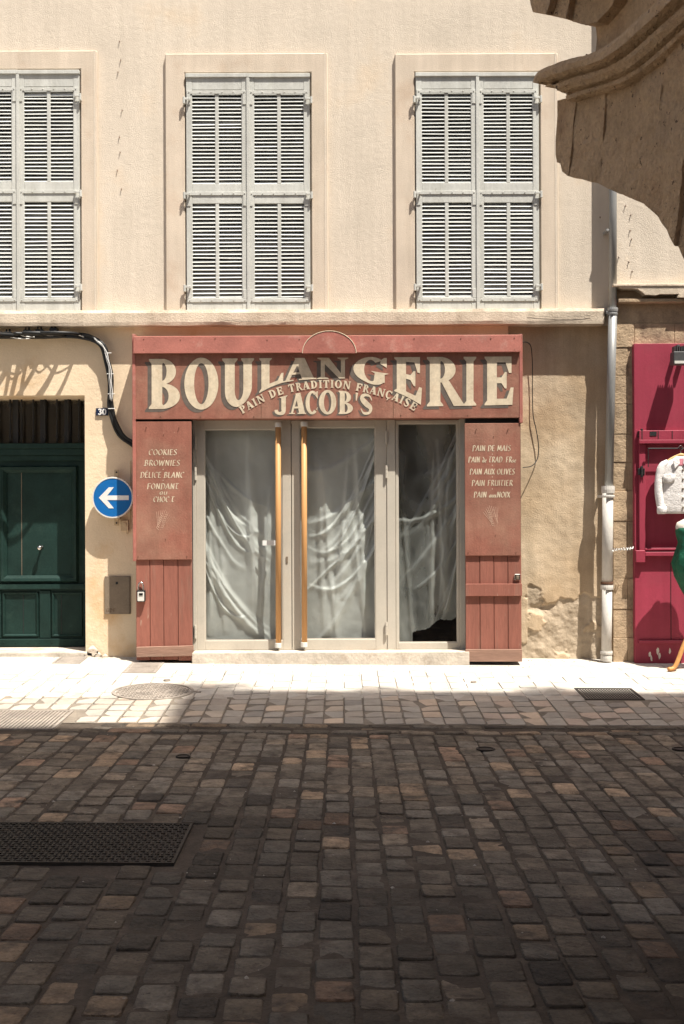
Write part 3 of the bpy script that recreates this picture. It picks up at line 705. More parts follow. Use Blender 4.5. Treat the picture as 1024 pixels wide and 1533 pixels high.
for i, (px, py) in enumerate(((973,980),(975,985),(985,975),(987,982),(1003,975))):     # flaked paint at the foot
    a = W(px, py, YC-.002); m = MB(); rr = random.Random(i+3)
    m.prism([(a.x+.016*q*math.cos(k*.9), a.z+.04*q*math.sin(k*.9)) for k in range(7) for q in [rr.uniform(.5,1)]], YC-.002, YC-.0005); mk('paint_flake', m, M_manq, cs)
# floodlight
fl = thing('floodlight', 'small grey floodlight fixed to the top of the crimson shop front', 'lamp', W(1018, 546, YC-.17))
m = MB(); m.pbox(1008.5, 1034, 526, 545, YC-.22, YC-.10); hd = mk('housing', m, M_lamp, fl, bevel=.006)
for i in range(7): m = MB(); m.pbox(1010+i*3.4, 1011.3+i*3.4, 518, 526, YC-.20, YC-.11); mk('fin', m, M_lamp, hd)
m = MB(); m.pbox(1010, 1033, 540, 544, YC-.2235, YC-.2205); mk('lens_strip', m, M_rim, hd)
m = MB(); m.pbox(1014, 1018, 516, 530, YC-.10, YC-.0); m.pbox(1026, 1030, 516, 530, YC-.10, YC-.0); mk('bracket', m, M_lamp, fl, bevel=.002)

# --- drainpipe
dp = thing('drainpipe', 'drainpipe of grey zinc above and peeling white iron below, at the building corner', 'drainpipe', (X(909,-.24), -.22, gz(2.4,-.2)))
YPp = -.135
def pz(px, py): return W(px, py, YPp)
m = MB(); m.tube([pz(917, -200), pz(917.5, 300), pz(917.5, 463)], .036, 16); m.tube([pz(917.5, 466), pz(915, 560), pz(911.5, 728)], .040, 16); mk('zinc_pipe', m, M_zinc, dp, smooth=True)
m = MB(); m.tube([pz(910, 728), pz(909, 872)], .050, 16); m.tube([pz(909, 872), pz(907.8, 990)], .047, 16); mk('iron_pipe', m, M_pipew, dp, smooth=True)
for px, py, r, h, mt in ((917.3, 464, .050, 6, M_zinc), (917, 470, .047, 4, M_zinc), (910.2, 733, .062, 11, M_pipew), (909.5, 743, .066, 4, M_pipew), (908.7, 873, .058, 4, M_rust), (908.5, 879, .060, 7, M_pipew), (907.8, 977, .058, 5, M_pipew), (907.6, 985, .054, 9, M_pipew)):
    a, b = pz(px, py-h/2), pz(px, py+h/2); m = MB(); m.tube([a, (a+b)/2, b], [r*.96, r, r*.96], 18); mk('collar', m, mt, dp, smooth=False)
for px, py in ((909.5, 743), (917.2, 468), (917, 345)):
    a = pz(px, py); m = MB(); m.box(a.x-.060, a.x-.03, a.y-.012, .03, a.z-.012, a.z+.012); mk('bracket', m, M_pipew if py > 700 else M_zinc, dp, bevel=.003)
# twisted wire from pipe to shop front
pts = [W(917 + 31*i/24, 824 - 3.5*i/24 + 2.2*math.sin(i*2.3), -.235+.01*math.cos(i*2.1)) for i in range(25)]
m = MB().tube(pts, .005, 5); tag(mk('twisted_wire', m, M_white), 'pale twisted wire tied between the white pipe and the crimson shop front', 'wire')

# --- denim jacket on a hanger
YJ = YC-.085
jk = thing('denim_jacket', 'white denim jacket on a wooden hanger against the crimson panel', 'jacket', W(1018, 770, YJ))
def ell(c, rx, ry, n=20, wob=0, seed=0):
    out = []
    for k in range(n):
        a = 2*math.pi*k/n; q = 1+wob*mnoise.noise(Vector((math.cos(a)*2, math.sin(a)*2, c[2]*9+seed)))
        out.append((c[0]+rx*q*math.cos(a), c[1]+ry*q*math.sin(a), c[2]))
    return out
m = MB(); body = []
for py, hw, ry in ((769,29,.040),(765,30,.046),(750,29,.048),(730,29,.050),(712,29,.050),(700,30,.048),(695,27,.044),(690,20,.042),(686,12,.036),(683.5,9,.034)):
    c = W(1020, py, YJ); body.append(ell((c.x, YJ-.0, c.z), hw/158, ry, 28, .07, 1))
m.loft(body); mk('jacket_body', m, M_denim, jk, smooth=True)
for s in (-1, 1):
    m = MB(); pts = [(20*s,692,0),(29*s,699,.0),(33*s,715,-.005),(34*s,735,-.012),(32*s,752,-.02),(30*s,762,-.024)]
    cp = crom([W(1020+a, b, YJ+c) for a, b, c in pts], 5); n = len(cp)
    m.tube(cp, [(.030+.010*min(1, i/6)-.006*i/n)*(1+.08*mnoise.noise(Vector((i*.8, s, 0)))) for i in range(n)], 14); mk('sleeve', m, M_denim, jk, smooth=True)
    c = W(1020+29.5*s, 763, YJ-.026); m = MB(); m.loft([ell((c.x, c.y, c.z+h), r, r*.95, 16, .15, s) for h, r in ((-.040,.03),(-.034,.042),(-.012,.046),(.014,.046),(.030,.042),(.034,.03))]); mk('cuff', m, M_denim, jk, smooth=True)
    m = MB(); cpt = [W(1020+4*s, 683, YJ-.040), W(1020+13*s, 690, YJ-.046), W(1020+10*s, 702, YJ-.052), W(1020+2.5*s, 694, YJ-.052)]
    v = [tuple(p) for p in cpt] + [(p.x, p.y-.010, p.z) for p in cpt]; m.add(v, [(0,1,2,3),(7,6,5,4),(0,4,5,1),(1,5,6,2),(2,6,7,3),(3,7,4,0)]); mk('collar', m, M_denim, jk, bevel=.003)
    a = W(1020+17*s, 715, YJ-.075); m = MB(); m.loft([ell((a.x, YJ-.046, a.z+h), w, .009, 14, .1, 3) for h, w in ((-.045,.01),(-.04,.05),(0,.056),(.03,.056),(.036,.03))]); mk('pocket', m, M_denim, jk, smooth=True)
m = MB(); a = W(1020, 692, YJ); m.pbox(1015.5, 1024.5, 686, 697, YJ-.050, YJ-.034); mk('lining', m, M_pink, jk, bevel=.004)
for i in range(5):
    a = W(1020, 704+i*14, YJ); m = MB(); m.lathe([(.010,0),(.010,.006),(.004,.008)], (a.x, YJ-.050, a.z), 10, 'y'); mk('button', m, M_hatch, jk)
hg = thing('clothes_hanger', 'pale wooden hanger holding the white denim jacket', 'hanger', W(1020, 686, YJ))
m = MB(); m.tube(crom([W(992,697,YJ), W(1004,688,YJ), W(1014,683,YJ), W(1020,681,YJ-.012), W(1026,683,YJ), W(1036,688,YJ), W(1048,697,YJ)], 4), .016, 8); mk('shoulder_bar', m, M_hang, hg, smooth=True)
m = MB(); a = W(1019, 680, YJ); m.tube(crom([(a.x,YJ,a.z-.01),(a.x,YJ,a.z+.03),(a.x+.022,YJ,a.z+.055),(a.x,YJ,a.z+.078),(a.x-.022,YJ,a.z+.06)], 5), .003, 6); mk('hook', m, M_chrome, hg)
# --- mannequin in green velvet
YM = -.52
mq = thing('mannequin', 'shop mannequin in a green velvet dress at the right edge, on a wooden tripod', 'mannequin', (X(1046,YM), YM, gz(3.3,YM)))
cx = 1046
def mr_(rows, wob, seed, n=28):
    out = []
    for py, hw, d in rows:
        x0, z0 = X(cx,YM,py), Z(py,YM,cx); rg = []
        for k in range(n):
            a = 2*math.pi*k/n; q = 1+wob*(.55*math.sin(8*a+seed+z0*5)+.45*math.sin(13*a-z0*9+1))*max(.15, min(1, (885-py)/40 if py > 860 else (py-795)/40))
            rg.append((x0+hw/165*q*math.cos(a), YM+d*q*math.sin(a), z0))
        out.append(rg)
    return out
m = MB(); m.loft(mr_(((802,31,.11),(796,33,.115),(788,34,.11),(782,32,.09),(776,20,.07),(768,9,.05),(752,8,.05)), .02, 0)); mk('torso', m, M_manq, mq, smooth=True)
m = MB(); m.loft(mr_(((902,12,.10),(896,18,.12),(880,27,.15),(862,35,.17),(842,38,.165),(825,34,.14),(812,30,.125),(802,33,.125),(795,34,.125),(790,33,.12)), .06, 4, 64)); mk('dress', m, M_velvet, mq, smooth=True)
m = MB(); m.tube([(X(cx,YM), YM, Z(902,YM,cx)), (X(cx,YM), YM, Z(948,YM,cx))], .018, 10); mk('pole', m, M_owood, mq, smooth=True)
for a in (195, 315, 75):
    dx, dy = math.cos(math.radians(a)), math.sin(math.radians(a)); x0, z0 = X(cx,YM), Z(948,YM,cx); gl = gz(x0+dx*.3, YM)
    m = MB(); m.tube(crom([(x0,YM,z0+.03),(x0+dx*.07,YM+dy*.07,z0+.02),(x0+dx*.15,YM+dy*.15,z0-.09),(x0+dx*.24,YM+dy*.24,gl+.045),(x0+dx*.31,YM+dy*.31,gl+.018)], 5), .020, 8); mk('leg', m, M_owood, mq, smooth=True)

# ================================================================= BAKERY SHOP FRONT
YB = -.30                                            # front plane of the side panels
YSG = -.325                                          # front of the sign board
sf = thing('bakery_shopfront', 'terracotta painted wooden bakery shop front with beige metal glazed doors', 'shop front', (X(490,YB), YB, gz(0,YB)))
m = MB(); m.pbox(199, 780, 502, 626.5, YSG, .03); sign = mk('sign_board', m, M_red, sf, bevel=.003); sign['label'] = 'terracotta fascia board lettered BOULANGERIE'
m = MB(); m.pbox(199.5, 779.5, 502.5, 528, YSG-.032, YSG-.0015); m.v = [(x, y-(.0 if z > Z(515) else .006), z) for x, y, z in m.v]; mk('header_board', m, M_redl, sf, bevel=.003)
m = MB(); c = W(493, 529.5, YSG-.04); rad = 40/ F*(CD+YSG); hh = 33/F*(CD+YSG)
arc = [(c.x+rad*math.cos(k*math.pi/28), c.z+hh*math.sin(k*math.pi/28)) for k in range(29)]
m.prism(arc, YSG-.075, YSG-.0345); mk('arched_crest', m, M_redl, sf, bevel=.003)
ed = MB().tube([(x, YSG-.076, z) for x, z in arc], .0035, 6); mk('crest_edge', ed, M_cream, sf)
m = MB(); m.pbox(198.2, 203, 500, 840, YB-.03, .03); mk('side_board', m, M_redl, sf, bevel=.003)
m = MB(); m.pbox(777.5, 782.5, 500, 633, YB-.03, .03); mk('side_board', m, M_redl, sf, bevel=.003)
for px, ys in ((215,(508,524)),(270,(509,)),(322,(507,)),(400,(509,)),(448,(508,524)),(560,(509,)),(620,(507,)),(690,(507,)),(735,(507,)),(770,(506,524)),(240,(624,)),(300,(624,)),(380,(624,)),(600,(622,)),(700,(622,)),(520,(623,))):
    for py in ys:
        yy = YSG-.034 if py < 530 else YSG
        a = W(px, py, yy); m = MB(); m.lathe([(.005,-.002),(.005,.003),(.002,.004)], a, 6, 'y'); mk('screw', m, M_rust, sf)

for px in (390.5, 588.3):
    m = MB(); m.pbox(px, px+.7, 531, 626, YSG-.0008, YSG+.002); mk('board_joint', m, M_rust, sign)
# --- signwriter's letters, drawn as flat paint
def serif(x0, x1, v0=0., v1=1., s=.10, top=True, bot=True):
    p = []
    p += [(x0-s,v0),(x1+s,v0),(x1+s,v0+.03),(x1,v0+.10)] if bot else [(x0,v0),(x1,v0)]
    p += [(x1,v1-.10),(x1+s,v1-.03),(x1+s,v1),(x0-s,v1),(x0-s,v1-.03),(x0,v1-.10)] if top else [(x1,v1),(x0,v1)]
    p += [(x0,v0+.10),(x0-s,v0+.03)] if bot else []
    return p
def ring(cx, cy, rx, ry, ix, iy, a0, a1, icx=None, n=22):
    icx = cx if icx is None else icx; A = [math.radians(a0+(a1-a0)*k/n) for k in range(n+1)]
    return [(cx+rx*math.cos(a), cy+ry*math.sin(a)) for a in A] + [(icx+ix*math.cos(a), cy+iy*math.sin(a)) for a in reversed(A)]
def stroke_poly(pts, ws, n=5):
    c = crom([(p[0], p[1], 0) for p in pts], n); N = len(c); Lf = []; Rt = []
    for i, p in enumerate(c):
        t = (c[min(i+1,N-1)]-c[max(i-1,0)]).normalized(); q = i/(N-1)*(len(ws)-1); k = min(int(q), len(ws)-2); w = ws[k]+(ws[k+1]-ws[k])*(q-k)
        Lf.append((p.x-t.y*w/2, p.y+t.x*w/2)); Rt.append((p.x+t.y*w/2, p.y-t.x*w/2))
    return Lf + Rt[::-1]
GL = {
 'B': [serif(.12,.44,s=.08), ring(.43,.745,.42,.255,.14,.185,-90,90), ring(.43,.255,.54,.255,.20,.185,-90,90)],
 'O': [ring(.5,.5,.52,.52,.22,.41,0,180), ring(.5,.5,.52,.52,.22,.41,180,360)],
 'U': [serif(.06,.38,.33,1,.09,True,False), serif(.66,.94,.33,1,.07,True,False), ring(.5,.335,.44,.355,.14,.22,180,360,.52)],
 'L': [serif(.12,.46,s=.09), [(.46,0),(1.02,0),(1.04,.40),(.95,.40),(.80,.15),(.46,.13)]],
 'A': [[(.07,.05),(.20,.05),(.56,.96),(.40,1.0)], [(.36,1),(.68,1),(.98,.05),(.60,.05)], [(-.05,0),(.33,0),(.33,.055),(-.05,.055)], [(.50,0),(1.06,0),(1.06,.055),(.50,.055)], [(.24,.27),(.66,.27),(.63,.36),(.27,.36)]],
 'N': [serif(.10,.24,s=.13,top=False), serif(.80,.94,s=.12,bot=False), [(-.02,1),(.38,1),(.94,0),(.74,0),(.10,.90),(-.02,.96)]],
 'G': [ring(.50,.5,.52,.52,.20,.41,48,322), [(.58,.06),(.92,.16),(.92,.42),(1.04,.48),(.50,.48),(.62,.42)], [(.78,.78),(.98,.66),(.98,.98),(.90,.98),(.80,.9)]],
 'C': [ring(.54,.5,.54,.52,.22,.41,50,310), [(.78,.80),(.99,.64),(.99,.98),(.90,.98),(.82,.90)], [(.84,.20),(.98,.30),(.94,.16)]],
 'E': [serif(.12,.46,s=.09), [(.46,1),(.97,1),(.97,.66),(.88,.66),(.76,.88),(.46,.88)], [(.46,.45),(.62,.45),(.74,.34),(.80,.34),(.80,.68),(.74,.68),(.62,.57),(.46,.57)], [(.46,0),(1.0,0),(1.04,.36),(.94,.36),(.80,.13),(.46,.13)]],
 'R': [serif(.12,.42,s=.08), ring(.41,.74,.44,.26,.14,.185,-90,90), [(.44,.50),(.66,.52),(1.08,.04),(1.12,0),(.80,0)]],
 'I': [serif(.22,.78,s=.22)],
 'P': [serif(.12,.44,s=.10), ring(.43,.72,.52,.28,.20,.19,-90,90)],
 'D': [serif(.12,.42,s=.08), ring(.41,.5,.58,.5,.28,.40,-90,90)],
 'T': [serif(.34,.66,s=.12,top=False), [(0,1),(1,1),(1.0,.66),(.92,.66),(.82,.87),(.18,.87),(.08,.66),(0,.66)]],
 'F': [serif(.12,.46,s=.10), [(.46,1),(1.0,1),(1.0,.66),(.90,.66),(.78,.87),(.46,.87)], [(.46,.42),(.64,.42),(.74,.32),(.80,.32),(.80,.68),(.74,.68),(.64,.55),(.46,.55)]],
 'S': [stroke_poly([(.88,.74),(.72,.95),(.34,.95),(.16,.76),(.44,.55),(.78,.34),(.70,.07),(.30,.04),(.08,.26)], [.06,.12,.15,.28,.34,.28,.15,.12,.06])],
 'J': [serif(.46,.80,.28,1,.12,True,False), stroke_poly([(.63,.30),(.60,.12),(.36,.02),(.10,.12),(.08,.26)], [.34,.30,.18,.22,.26])],
 "'": [[(.2,1),(.8,1),(.45,.62),(.25,.62)]],
}
GL['Ç'] = GL['C'] + [[(.45,.0),(.60,.0),(.66,-.14),(.46,-.26),(.36,-.20),(.50,-.13)]]
def dens(poly, step=.12):
    out = []
    for i in range(len(poly)):
        a, b = poly[i], poly[(i+1) % len(poly)]; k = max(1, int(math.hypot(b[0]-a[0], b[1]-a[1])/step))
        out += [(a[0]+(b[0]-a[0])*j/k, a[1]+(b[1]-a[1])*j/k) for j in range(k)]
    return out
def paint(name, polys, fn, y0, mat, parent, step=.0003):
    m = MB()
    for k, p in enumerate(polys):
        q = [fn(u, v) for u, v in dens(p)]
        m.add([(a.x, y0-k*step, a.z) for a in q], [tuple(range(len(q)))])
    return mk(name, m, mat, parent)
def lerp_line(pl, x):
    if x <= pl[0][0]: return pl[0][1]
    for (a, b), (c, d) in zip(pl[:-1], pl[1:]):
        if a <= x <= c: return b+(d-b)*(x-a)/(c-a)
    return pl[-1][1]
BASE = [(220,612.5),(334,611.5),(355,608),(368,603.5),(377,598.5),(388,588.5),(404,580),(422,573),(445,569.5),(470,567.5),(519,566.5),(545,571),(565,577),(588,584.5),(610,594.5),(631,606.5),(637,608.5),(700,607.5),(770,606)]
def base_line(x): return lerp_line(BASE, x)
word = [('B',221,271),('O',277,326),('U',334,380),('L',387,423),('A',424,471),('N',476,519),('G',530,580),('E',589,630),('R',637,690),('I',694,713),('E',724,767)]
for ch, a, b in word:
    def fn(u, v, a=a, b=b, dx=0, dy=0):
        px = a+(b-a)*u; top = 537.5-(px-220)*.007; bt = base_line(px); return W(px+dx, bt+(top-bt)*v+dy, YSG)
    sh = lambda u, v: fn(u, v, dx=-6.0, dy=4.5)
    paint('letter_shade', GL[ch], sh, YSG-.0010, M_shade, sign, .00015)
    o = paint('letter', GL[ch], fn, YSG-.0032, M_cream, sign); o['label'] = 'big cream letter %s with grey shade' % ch
for ch, a, b in [('J',412,432),('A',434,457),('C',457.5,476),('O',478,503),('B',506,529),("'",531,537.5),('S',538.5,559)]:
    def fn(u, v, a=a, b=b, dx=0, dy=0):
        px = a+(b-a)*u; top = 584.5+.0019*(px-492)**2; return W(px+dx, 619.8+(top-619.8)*v+dy, YSG)
    paint('letter_shade', GL[ch], lambda u, v: fn(u, v, dx=-3.4, dy=2.2), YSG-.0010, M_shade, sign, .00015)
    paint('letter', GL[ch], fn, YSG-.0032, M_cream, sign)
wid = {'I': .5, ' ': .55, 'A': 1.0, 'N': 1.05, 'O': 1.0, 'D': 1.0}
txt = 'PAIN DE TRADITION FRANÇAISE'
tot = sum(wid.get(c, .88)+.18 for c in txt); xa, xb = 363.0, 621.0
ARC = [(350,628),(365,618.5),(382,608),(400,599),(412,593.8),(425,589.5),(440,586),(455,583.4),(475,581),(500,580.4),(512,581.2),(525,583.3),(540,586.2),(554,589.3),(567,592.5),(580,596),(592,600.3),(605,606.5),(618,614),(640,628)]
def arcy(x): return sum(lerp_line(ARC, x+d) for d in (-8,-4,0,4,8))/5
N = 600; xs = [xa+(xb-xa)*i/N for i in range(N+1)]; ln = [0]
for i in range(N): ln.append(ln[-1]+math.hypot(xs[i+1]-xs[i], arcy(xs[i+1])-arcy(xs[i])))
unit = ln[-1]/tot; s = 0
def at_len(q):
    i = min(range(N+1), key=lambda j: abs(ln[j]-q)); sl = (arcy(xs[i]+.5)-arcy(xs[i]-.5)); L_ = math.hypot(1, sl)
    return xs[i], arcy(xs[i]), (1/L_, sl/L_)
for ch in txt:
    w = wid.get(ch, .88)*unit
    if ch != ' ':
        x0, y0, (tx, ty) = at_len(s+w/2)
        def fn(u, v, dx=0, dy=0):
            lx, ly = (u-.5)*w*1.02, v*11.8
            return W(x0+lx*tx+ly*ty+dx, y0+lx*ty-ly*tx+dy, YSG)
        paint('small_letter', GL[ch], fn, YSG-.0046, M_cream, sign)
    s += w+.18*unit

# --- side panels: planks below, menu boards above
def pen(strokes, fn, nib, y0, mat, name, parent):    # broad-nib strokes
    m = MB(); k = 0
    for st in strokes:
        c = [fn(u, v) for u, v in st]
        for a, b in zip(c[:-1], c[1:]):
            yy = y0-(k % 5)*.00025; k += 1
            m.add([(a[0]-nib[0], yy, a[1]-nib[1]), (a[0]+nib[0], yy, a[1]+nib[1]), (b[0]+nib[0], yy, b[1]+nib[1]), (b[0]-nib[0], yy, b[1]-nib[1])], [(0,1,2,3)])
    return mk(name, m, mat, parent)
def sm(*p, n=5): return [(q.x, q.y) for q in crom([(a, b, 0) for a, b in p], n)]
PG = {
 'A': (.66, [[(.0,.0),(.36,1)], [(.34,1),(.62,0)], [(.14,.36),(.52,.36)]]),
 'B': (.58, [[(.12,0),(.12,1)], sm((-.02,.92),(.25,1.0),(.46,.82),(.34,.58),(.12,.52)), sm((.12,.52),(.44,.48),(.52,.22),(.32,.0),(-.06,.04))]),
 'C': (.60, [sm((.58,.84),(.36,1.0),(.10,.76),(.06,.36),(.26,.02),(.58,.14))]),
 'D': (.66, [[(.12,0),(.12,.98)], sm((-.04,.92),(.30,1.0),(.60,.74),(.58,.30),(.30,.0),(-.04,.04))]),
 'E': (.52, [[(.10,0),(.10,1)], [(.08,.98),(.48,.98)], [(.1,.52),(.40,.52)], [(.08,.02),(.50,.02)]]),
 'F': (.52, [[(.12,0),(.12,1)], [(.08,.98),(.52,.98)], [(.1,.52),(.42,.52)]]),
 'H': (.64, [[(.10,0),(.10,1)], [(.54,0),(.54,1)], [(.1,.52),(.54,.52)]]),
 'I': (.22, [[(.10,0),(.10,1)]]),
 'K': (.58, [[(.10,0),(.10,1)], [(.52,1),(.12,.46)], [(.22,.56),(.56,0)]]),
 'L': (.46, [[(.10,1),(.10,0)], [(.08,.02),(.46,.02)]]),
 'M': (.78, [[(.04,0),(.14,1)], [(.14,1),(.38,.2)], [(.38,.2),(.62,1)], [(.62,1),(.74,0)]]),
 'N': (.66, [[(.10,0),(.10,1)], [(.10,.98),(.54,.02)], [(.54,0),(.54,1)]]),
 'O': (.68, [sm((.34,1),(.08,.76),(.06,.34),(.32,0),(.60,.26),(.60,.70),(.34,1))]),
 'P': (.54, [[(.12,-.06),(.12,1)], sm((-.06,.90),(.26,1.0),(.50,.80),(.38,.54),(.12,.48))]),
 'R': (.60, [[(.12,0),(.12,1)], sm((-.04,.92),(.26,1.0),(.48,.80),(.36,.56),(.14,.52)), [(.26,.52),(.60,0)]]),
 'S': (.50, [sm((.46,.88),(.26,1.0),(.08,.80),(.26,.54),(.44,.28),(.28,.0),(.02,.12))]),
 'T': (.54, [[(.02,.98),(.54,.98)], sm((.26,.96),(.18,.5),(.22,.08),(.46,.06))]),
 'U': (.62, [sm((.10,1),(.08,.3),(.28,0),(.54,.24)), [(.54,1),(.54,0)]]),
 'V': (.58, [[(.04,1),(.28,0)], [(.28,0),(.54,1)]]),
 'W': (.86, [[(.04,1),(.20,0)], [(.20,0),(.42,.9)], [(.42,.9),(.60,0)], [(.60,0),(.82,1)]]),
 'X': (.56, [[(.04,1),(.52,0)], [(.52,1),(.04,0)]]),
 'a': (.40, [sm((.34,.44),(.14,.46),(.06,.18),(.2,.0),(.34,.2)), [(.34,.46),(.34,0)]]),
 'u': (.40, [sm((.06,.48),(.06,.12),(.2,.0),(.34,.2)), [(.34,.48),(.34,0)]]),
 'x': (.36, [[(.02,.48),(.32,0)], [(.32,.48),(.02,0)]]),
 'd': (.40, [sm((.34,.30),(.14,.44),(.06,.18),(.2,.0),(.34,.2)), sm((.34,0),(.34,.6),(.10,.94))]),
 'e': (.34, [sm((.06,.22),(.30,.32),(.18,.48),(.06,.2),(.2,.0),(.32,.1))]),
 's': (.30, [sm((.28,.44),(.10,.46),(.12,.28),(.26,.18),(.14,.0),(.0,.06))]),
 '.': (.18, [[(.06,.0),(.12,.06)]]), ' ': (.28, []),
}
PG['É'] = (PG['E'][0], PG['E'][1]+[[(.18,1.10),(.36,1.28)]]); PG['Ï'] = (.24, PG['I'][1]+[[(.0,1.18),(.05,1.24)], [(.18,1.18),(.23,1.24)]])
def write(text, cx, cy, wpx, hpx, y0, parent):
    tw = sum(PG[c][0]+.12 for c in text); k = wpx/tw; x = cx-wpx/2
    strokes = []
    for i, c in enumerate(text):
        for st in PG[c][1]: strokes.append([(x+(u+.10*v)*k, cy+hpx/2-v*hpx) for u, v in st])
        x += (PG[c][0]+.12)*k
    pen(strokes, lambda u, v: (W(u, v, y0).x, W(u, v, y0).z), (.0043, .0021), y0-.0012, M_cream, 'lettering', parent)
def wheat(cx, cy, h, lean, y0, parent):
    st = []; ht = 0
    def T(a, b): 
        ca, sa = math.cos(lean), math.sin(lean); return (cx+a*ca+b*sa, cy-(b*ca-a*sa))
    for i in range(8):
        for s in (-1, 1):
            b0 = -h*.38+i*h*.085; st.append([T(*q) for q in sm((s*.6,b0),(s*4.2,b0+2.2),(s*4.6,b0+5.0),(s*1.0,b0+4.0))])
    for i in range(9):
        q = (i-4)/4; st.append([T(*p) for p in sm((q*3.6,-h*.25+6*(4-abs(i-4))*.5),(q*7.5,h*.05),(q*11.5,h*.56-abs(q)*7))])
    pen(st, lambda u, v: (W(u, v, y0).x, W(u, v, y0).z), (.0016, .0012), y0-.0012, M_line, 'wheat_ear', parent)
YMB = YB-.018
def board(l, r, t, b, label, texts, wh):
    m = MB(); m.pbox(l, r, t, b, YMB, YB-.001); o = mk('menu_board', m, M_red, sf, bevel=.004, seg=2); o['label'] = label
    for tx, cx, cy, w, h in texts: write(tx, cx, cy, w, h, YMB, o)
    for px, py in wh[4]:
        a = W(px, py, YMB); d = MB(); d.lathe([(.004,-.001),(.004,.001)], a, 8, 'y'); mk('painted_dot', d, M_cream, o)
    wheat(*wh[:4], YMB, o)
    for px, py in ((l+17, t+9), (r-19, t+9), (l+43, t+20), (l+46, b-31), (l+5, b-5), (r-7, b-5)):
        a = W(px, py, YMB); d = MB(); d.tube([(a.x, YMB+.004, a.z), (a.x, YMB-(.014 if py < t+12 else .006), a.z)], .0035, 6); mk('nail', d, M_rust, o)
board(202, 287, 631, 838, 'left menu board listing cookies and brownies',
      [('COOKIES',244,677,43,8.5),('BROWNIES',243,693,54,8.5),('DÉLICE BLANC',243,711,66,8.5),('FONDANT',244,728,48,8.5),('au',245,735.8,13,9),('CHOC.T',245.5,747.5,32,8.0)],
      (242, 781, 34, .30, [(244.2,685.3),(244.2,702.6),(244.2,719)]))
board(696, 779.5, 633.5, 832, 'right menu board listing breads',
      [('PAIN DE MAÏS',736,671,58,8.5),('PAIN de TRAD. FRse',737,688,72,8.5),('PAIN AUX OLIVES',737,706,68,8.5),('PAIN FRUITIER',737,723,62,8.5),('PAIN auxNOIX',736.5,740.5,55,8.5)],
      (738, 775, 34, -.30, [(737,680),(737,696.5),(737,714),(737,732)]))
def planks(edges, t, b, battens):
    for a, c in zip(edges[:-1], edges[1:]):
        m = MB(); m.pbox(a+.35, c-.35, t, b-R.uniform(0,1.5), YB+R.uniform(0,.004), YB+.03); mk('plank', m, M_redw, sf, bevel=.003)
    m = MB(); m.pbox(edges[0]+1, edges[-1]-1, 620, b-2, YB+.031, YB+.2); mk('panel_back', m, M_iron, sf)
    for l, r, t2, b2, tilt, mt in battens:
        m = MB(); m.pbox(l, r, t2, b2, YB-.024, YB-.0005); m.v = [(x, y, z+(x-X(l,YB))*tilt) for x, y, z in m.v]; mk('batten', m, mt, sf, bevel=.003)
planks([203.5, 224.5, 245, 266.5, 288], 826, 989, [(204, 289.5, 968.5, 984, .022, M_redb)])
planks([697, 718.5, 739.5, 760.5, 781], 826, 990, [(697, 781.5, 874, 892.5, .0, M_redw), (697, 781.8, 972, 990.5, -.004, M_redb)])

# --- doorway: recess lining, frame, two doors and a fixed light
YDo = -.155
m = MB(); m.box(X(290,YDo), X(699,YDo), -.33, .05, -.3, .098); mk('threshold', m, M_step, sf, bevel=.010, seg=2)
m = MB(); m.pbox(286, 294, 624, 974, YDo-.012, .05); m.pbox(688.5, 697.5, 624, 974, YDo-.012, .05); m.pbox(294, 688.5, 618, 628.5, YDo-.010, .05); m.pbox(579.5, 592, 628.5, 973, YDo-.010, .05); mk('door_frame', m, M_frame, sf, bevel=.003)
def glazed(name, l, r, t, b, gl, gr, gt, gb, label):
    a, c = X(l,YDo,800), X(r,YDo,800); z0, z1 = Z(b,YDo,(l+r)/2), Z(t,YDo,(l+r)/2); i0, i1 = X(gl,YDo,800), X(gr,YDo,800); j0, j1 = Z(gb,YDo,(l+r)/2), Z(gt,YDo,(l+r)/2)
    m = MB(); y1 = YDo+.055
    m.box(a, i0, YDo, y1, z0, z1); m.box(i1, c, YDo, y1, z0, z1); m.box(i0, i1, YDo+.001, y1, z0, j0); m.box(i0, i1, YDo+.001, y1, j1, z1)
    o = mk(name, m, M_frame, sf, bevel=.003); o['label'] = label
    g = MB(); g.box(i0-.005, i1+.005, YDo+.020, YDo+.026, j0-.005, j1+.005); mk('glass_pane', g, M_glass, o)
    s = MB(); w = .008
    s.box(i0, i0+w, YDo+.006, YDo+.0195, j0, j1); s.box(i1-w, i1, YDo+.006, YDo+.0195, j0, j1); s.box(i0+w, i1-w, YDo+.006, YDo+.0195, j0, j0+w); s.box(i0+w, i1-w, YDo+.006, YDo+.0195, j1-w, j1); mk('glazing_bead', s, M_frame, o)
    return o
d1 = glazed('door', 294.3, 436, 629, 973, 306.5, 423, 643, 959, 'left glazed door leaf')
d2 = glazed('door', 437, 579.2, 629, 972.5, 448.5, 562, 640, 957, 'right glazed door leaf')
d3 = glazed('fixed_window', 592.3, 688.2, 629, 972, 596, 684.5, 634, 962, 'narrow fixed shop window')
for d, px, yy in ((d1, 416.4, (634, 969)), (d2, 455.2, (633, 968))):
    a = W(px, yy[0], YDo-.07); b = W(px+.6, yy[1], YDo-.07)
    m = MB(); m.tube([a, b], .026, 16); mk('pull_pole', m, M_pole, d, smooth=True)
    for q in (yy[0]+2, yy[1]-3):
        c = W(px, q, YDo-.07); m = MB(); m.tube([(c.x, c.y, c.z-.022), (c.x, c.y, c.z+.022)], .031, 14); m.box(c.x-.014, c.x+.014, c.y+.01, YDo-.0005, c.z-.014, c.z+.014); mk('pole_bracket', m, M_rim, d, bevel=.002)
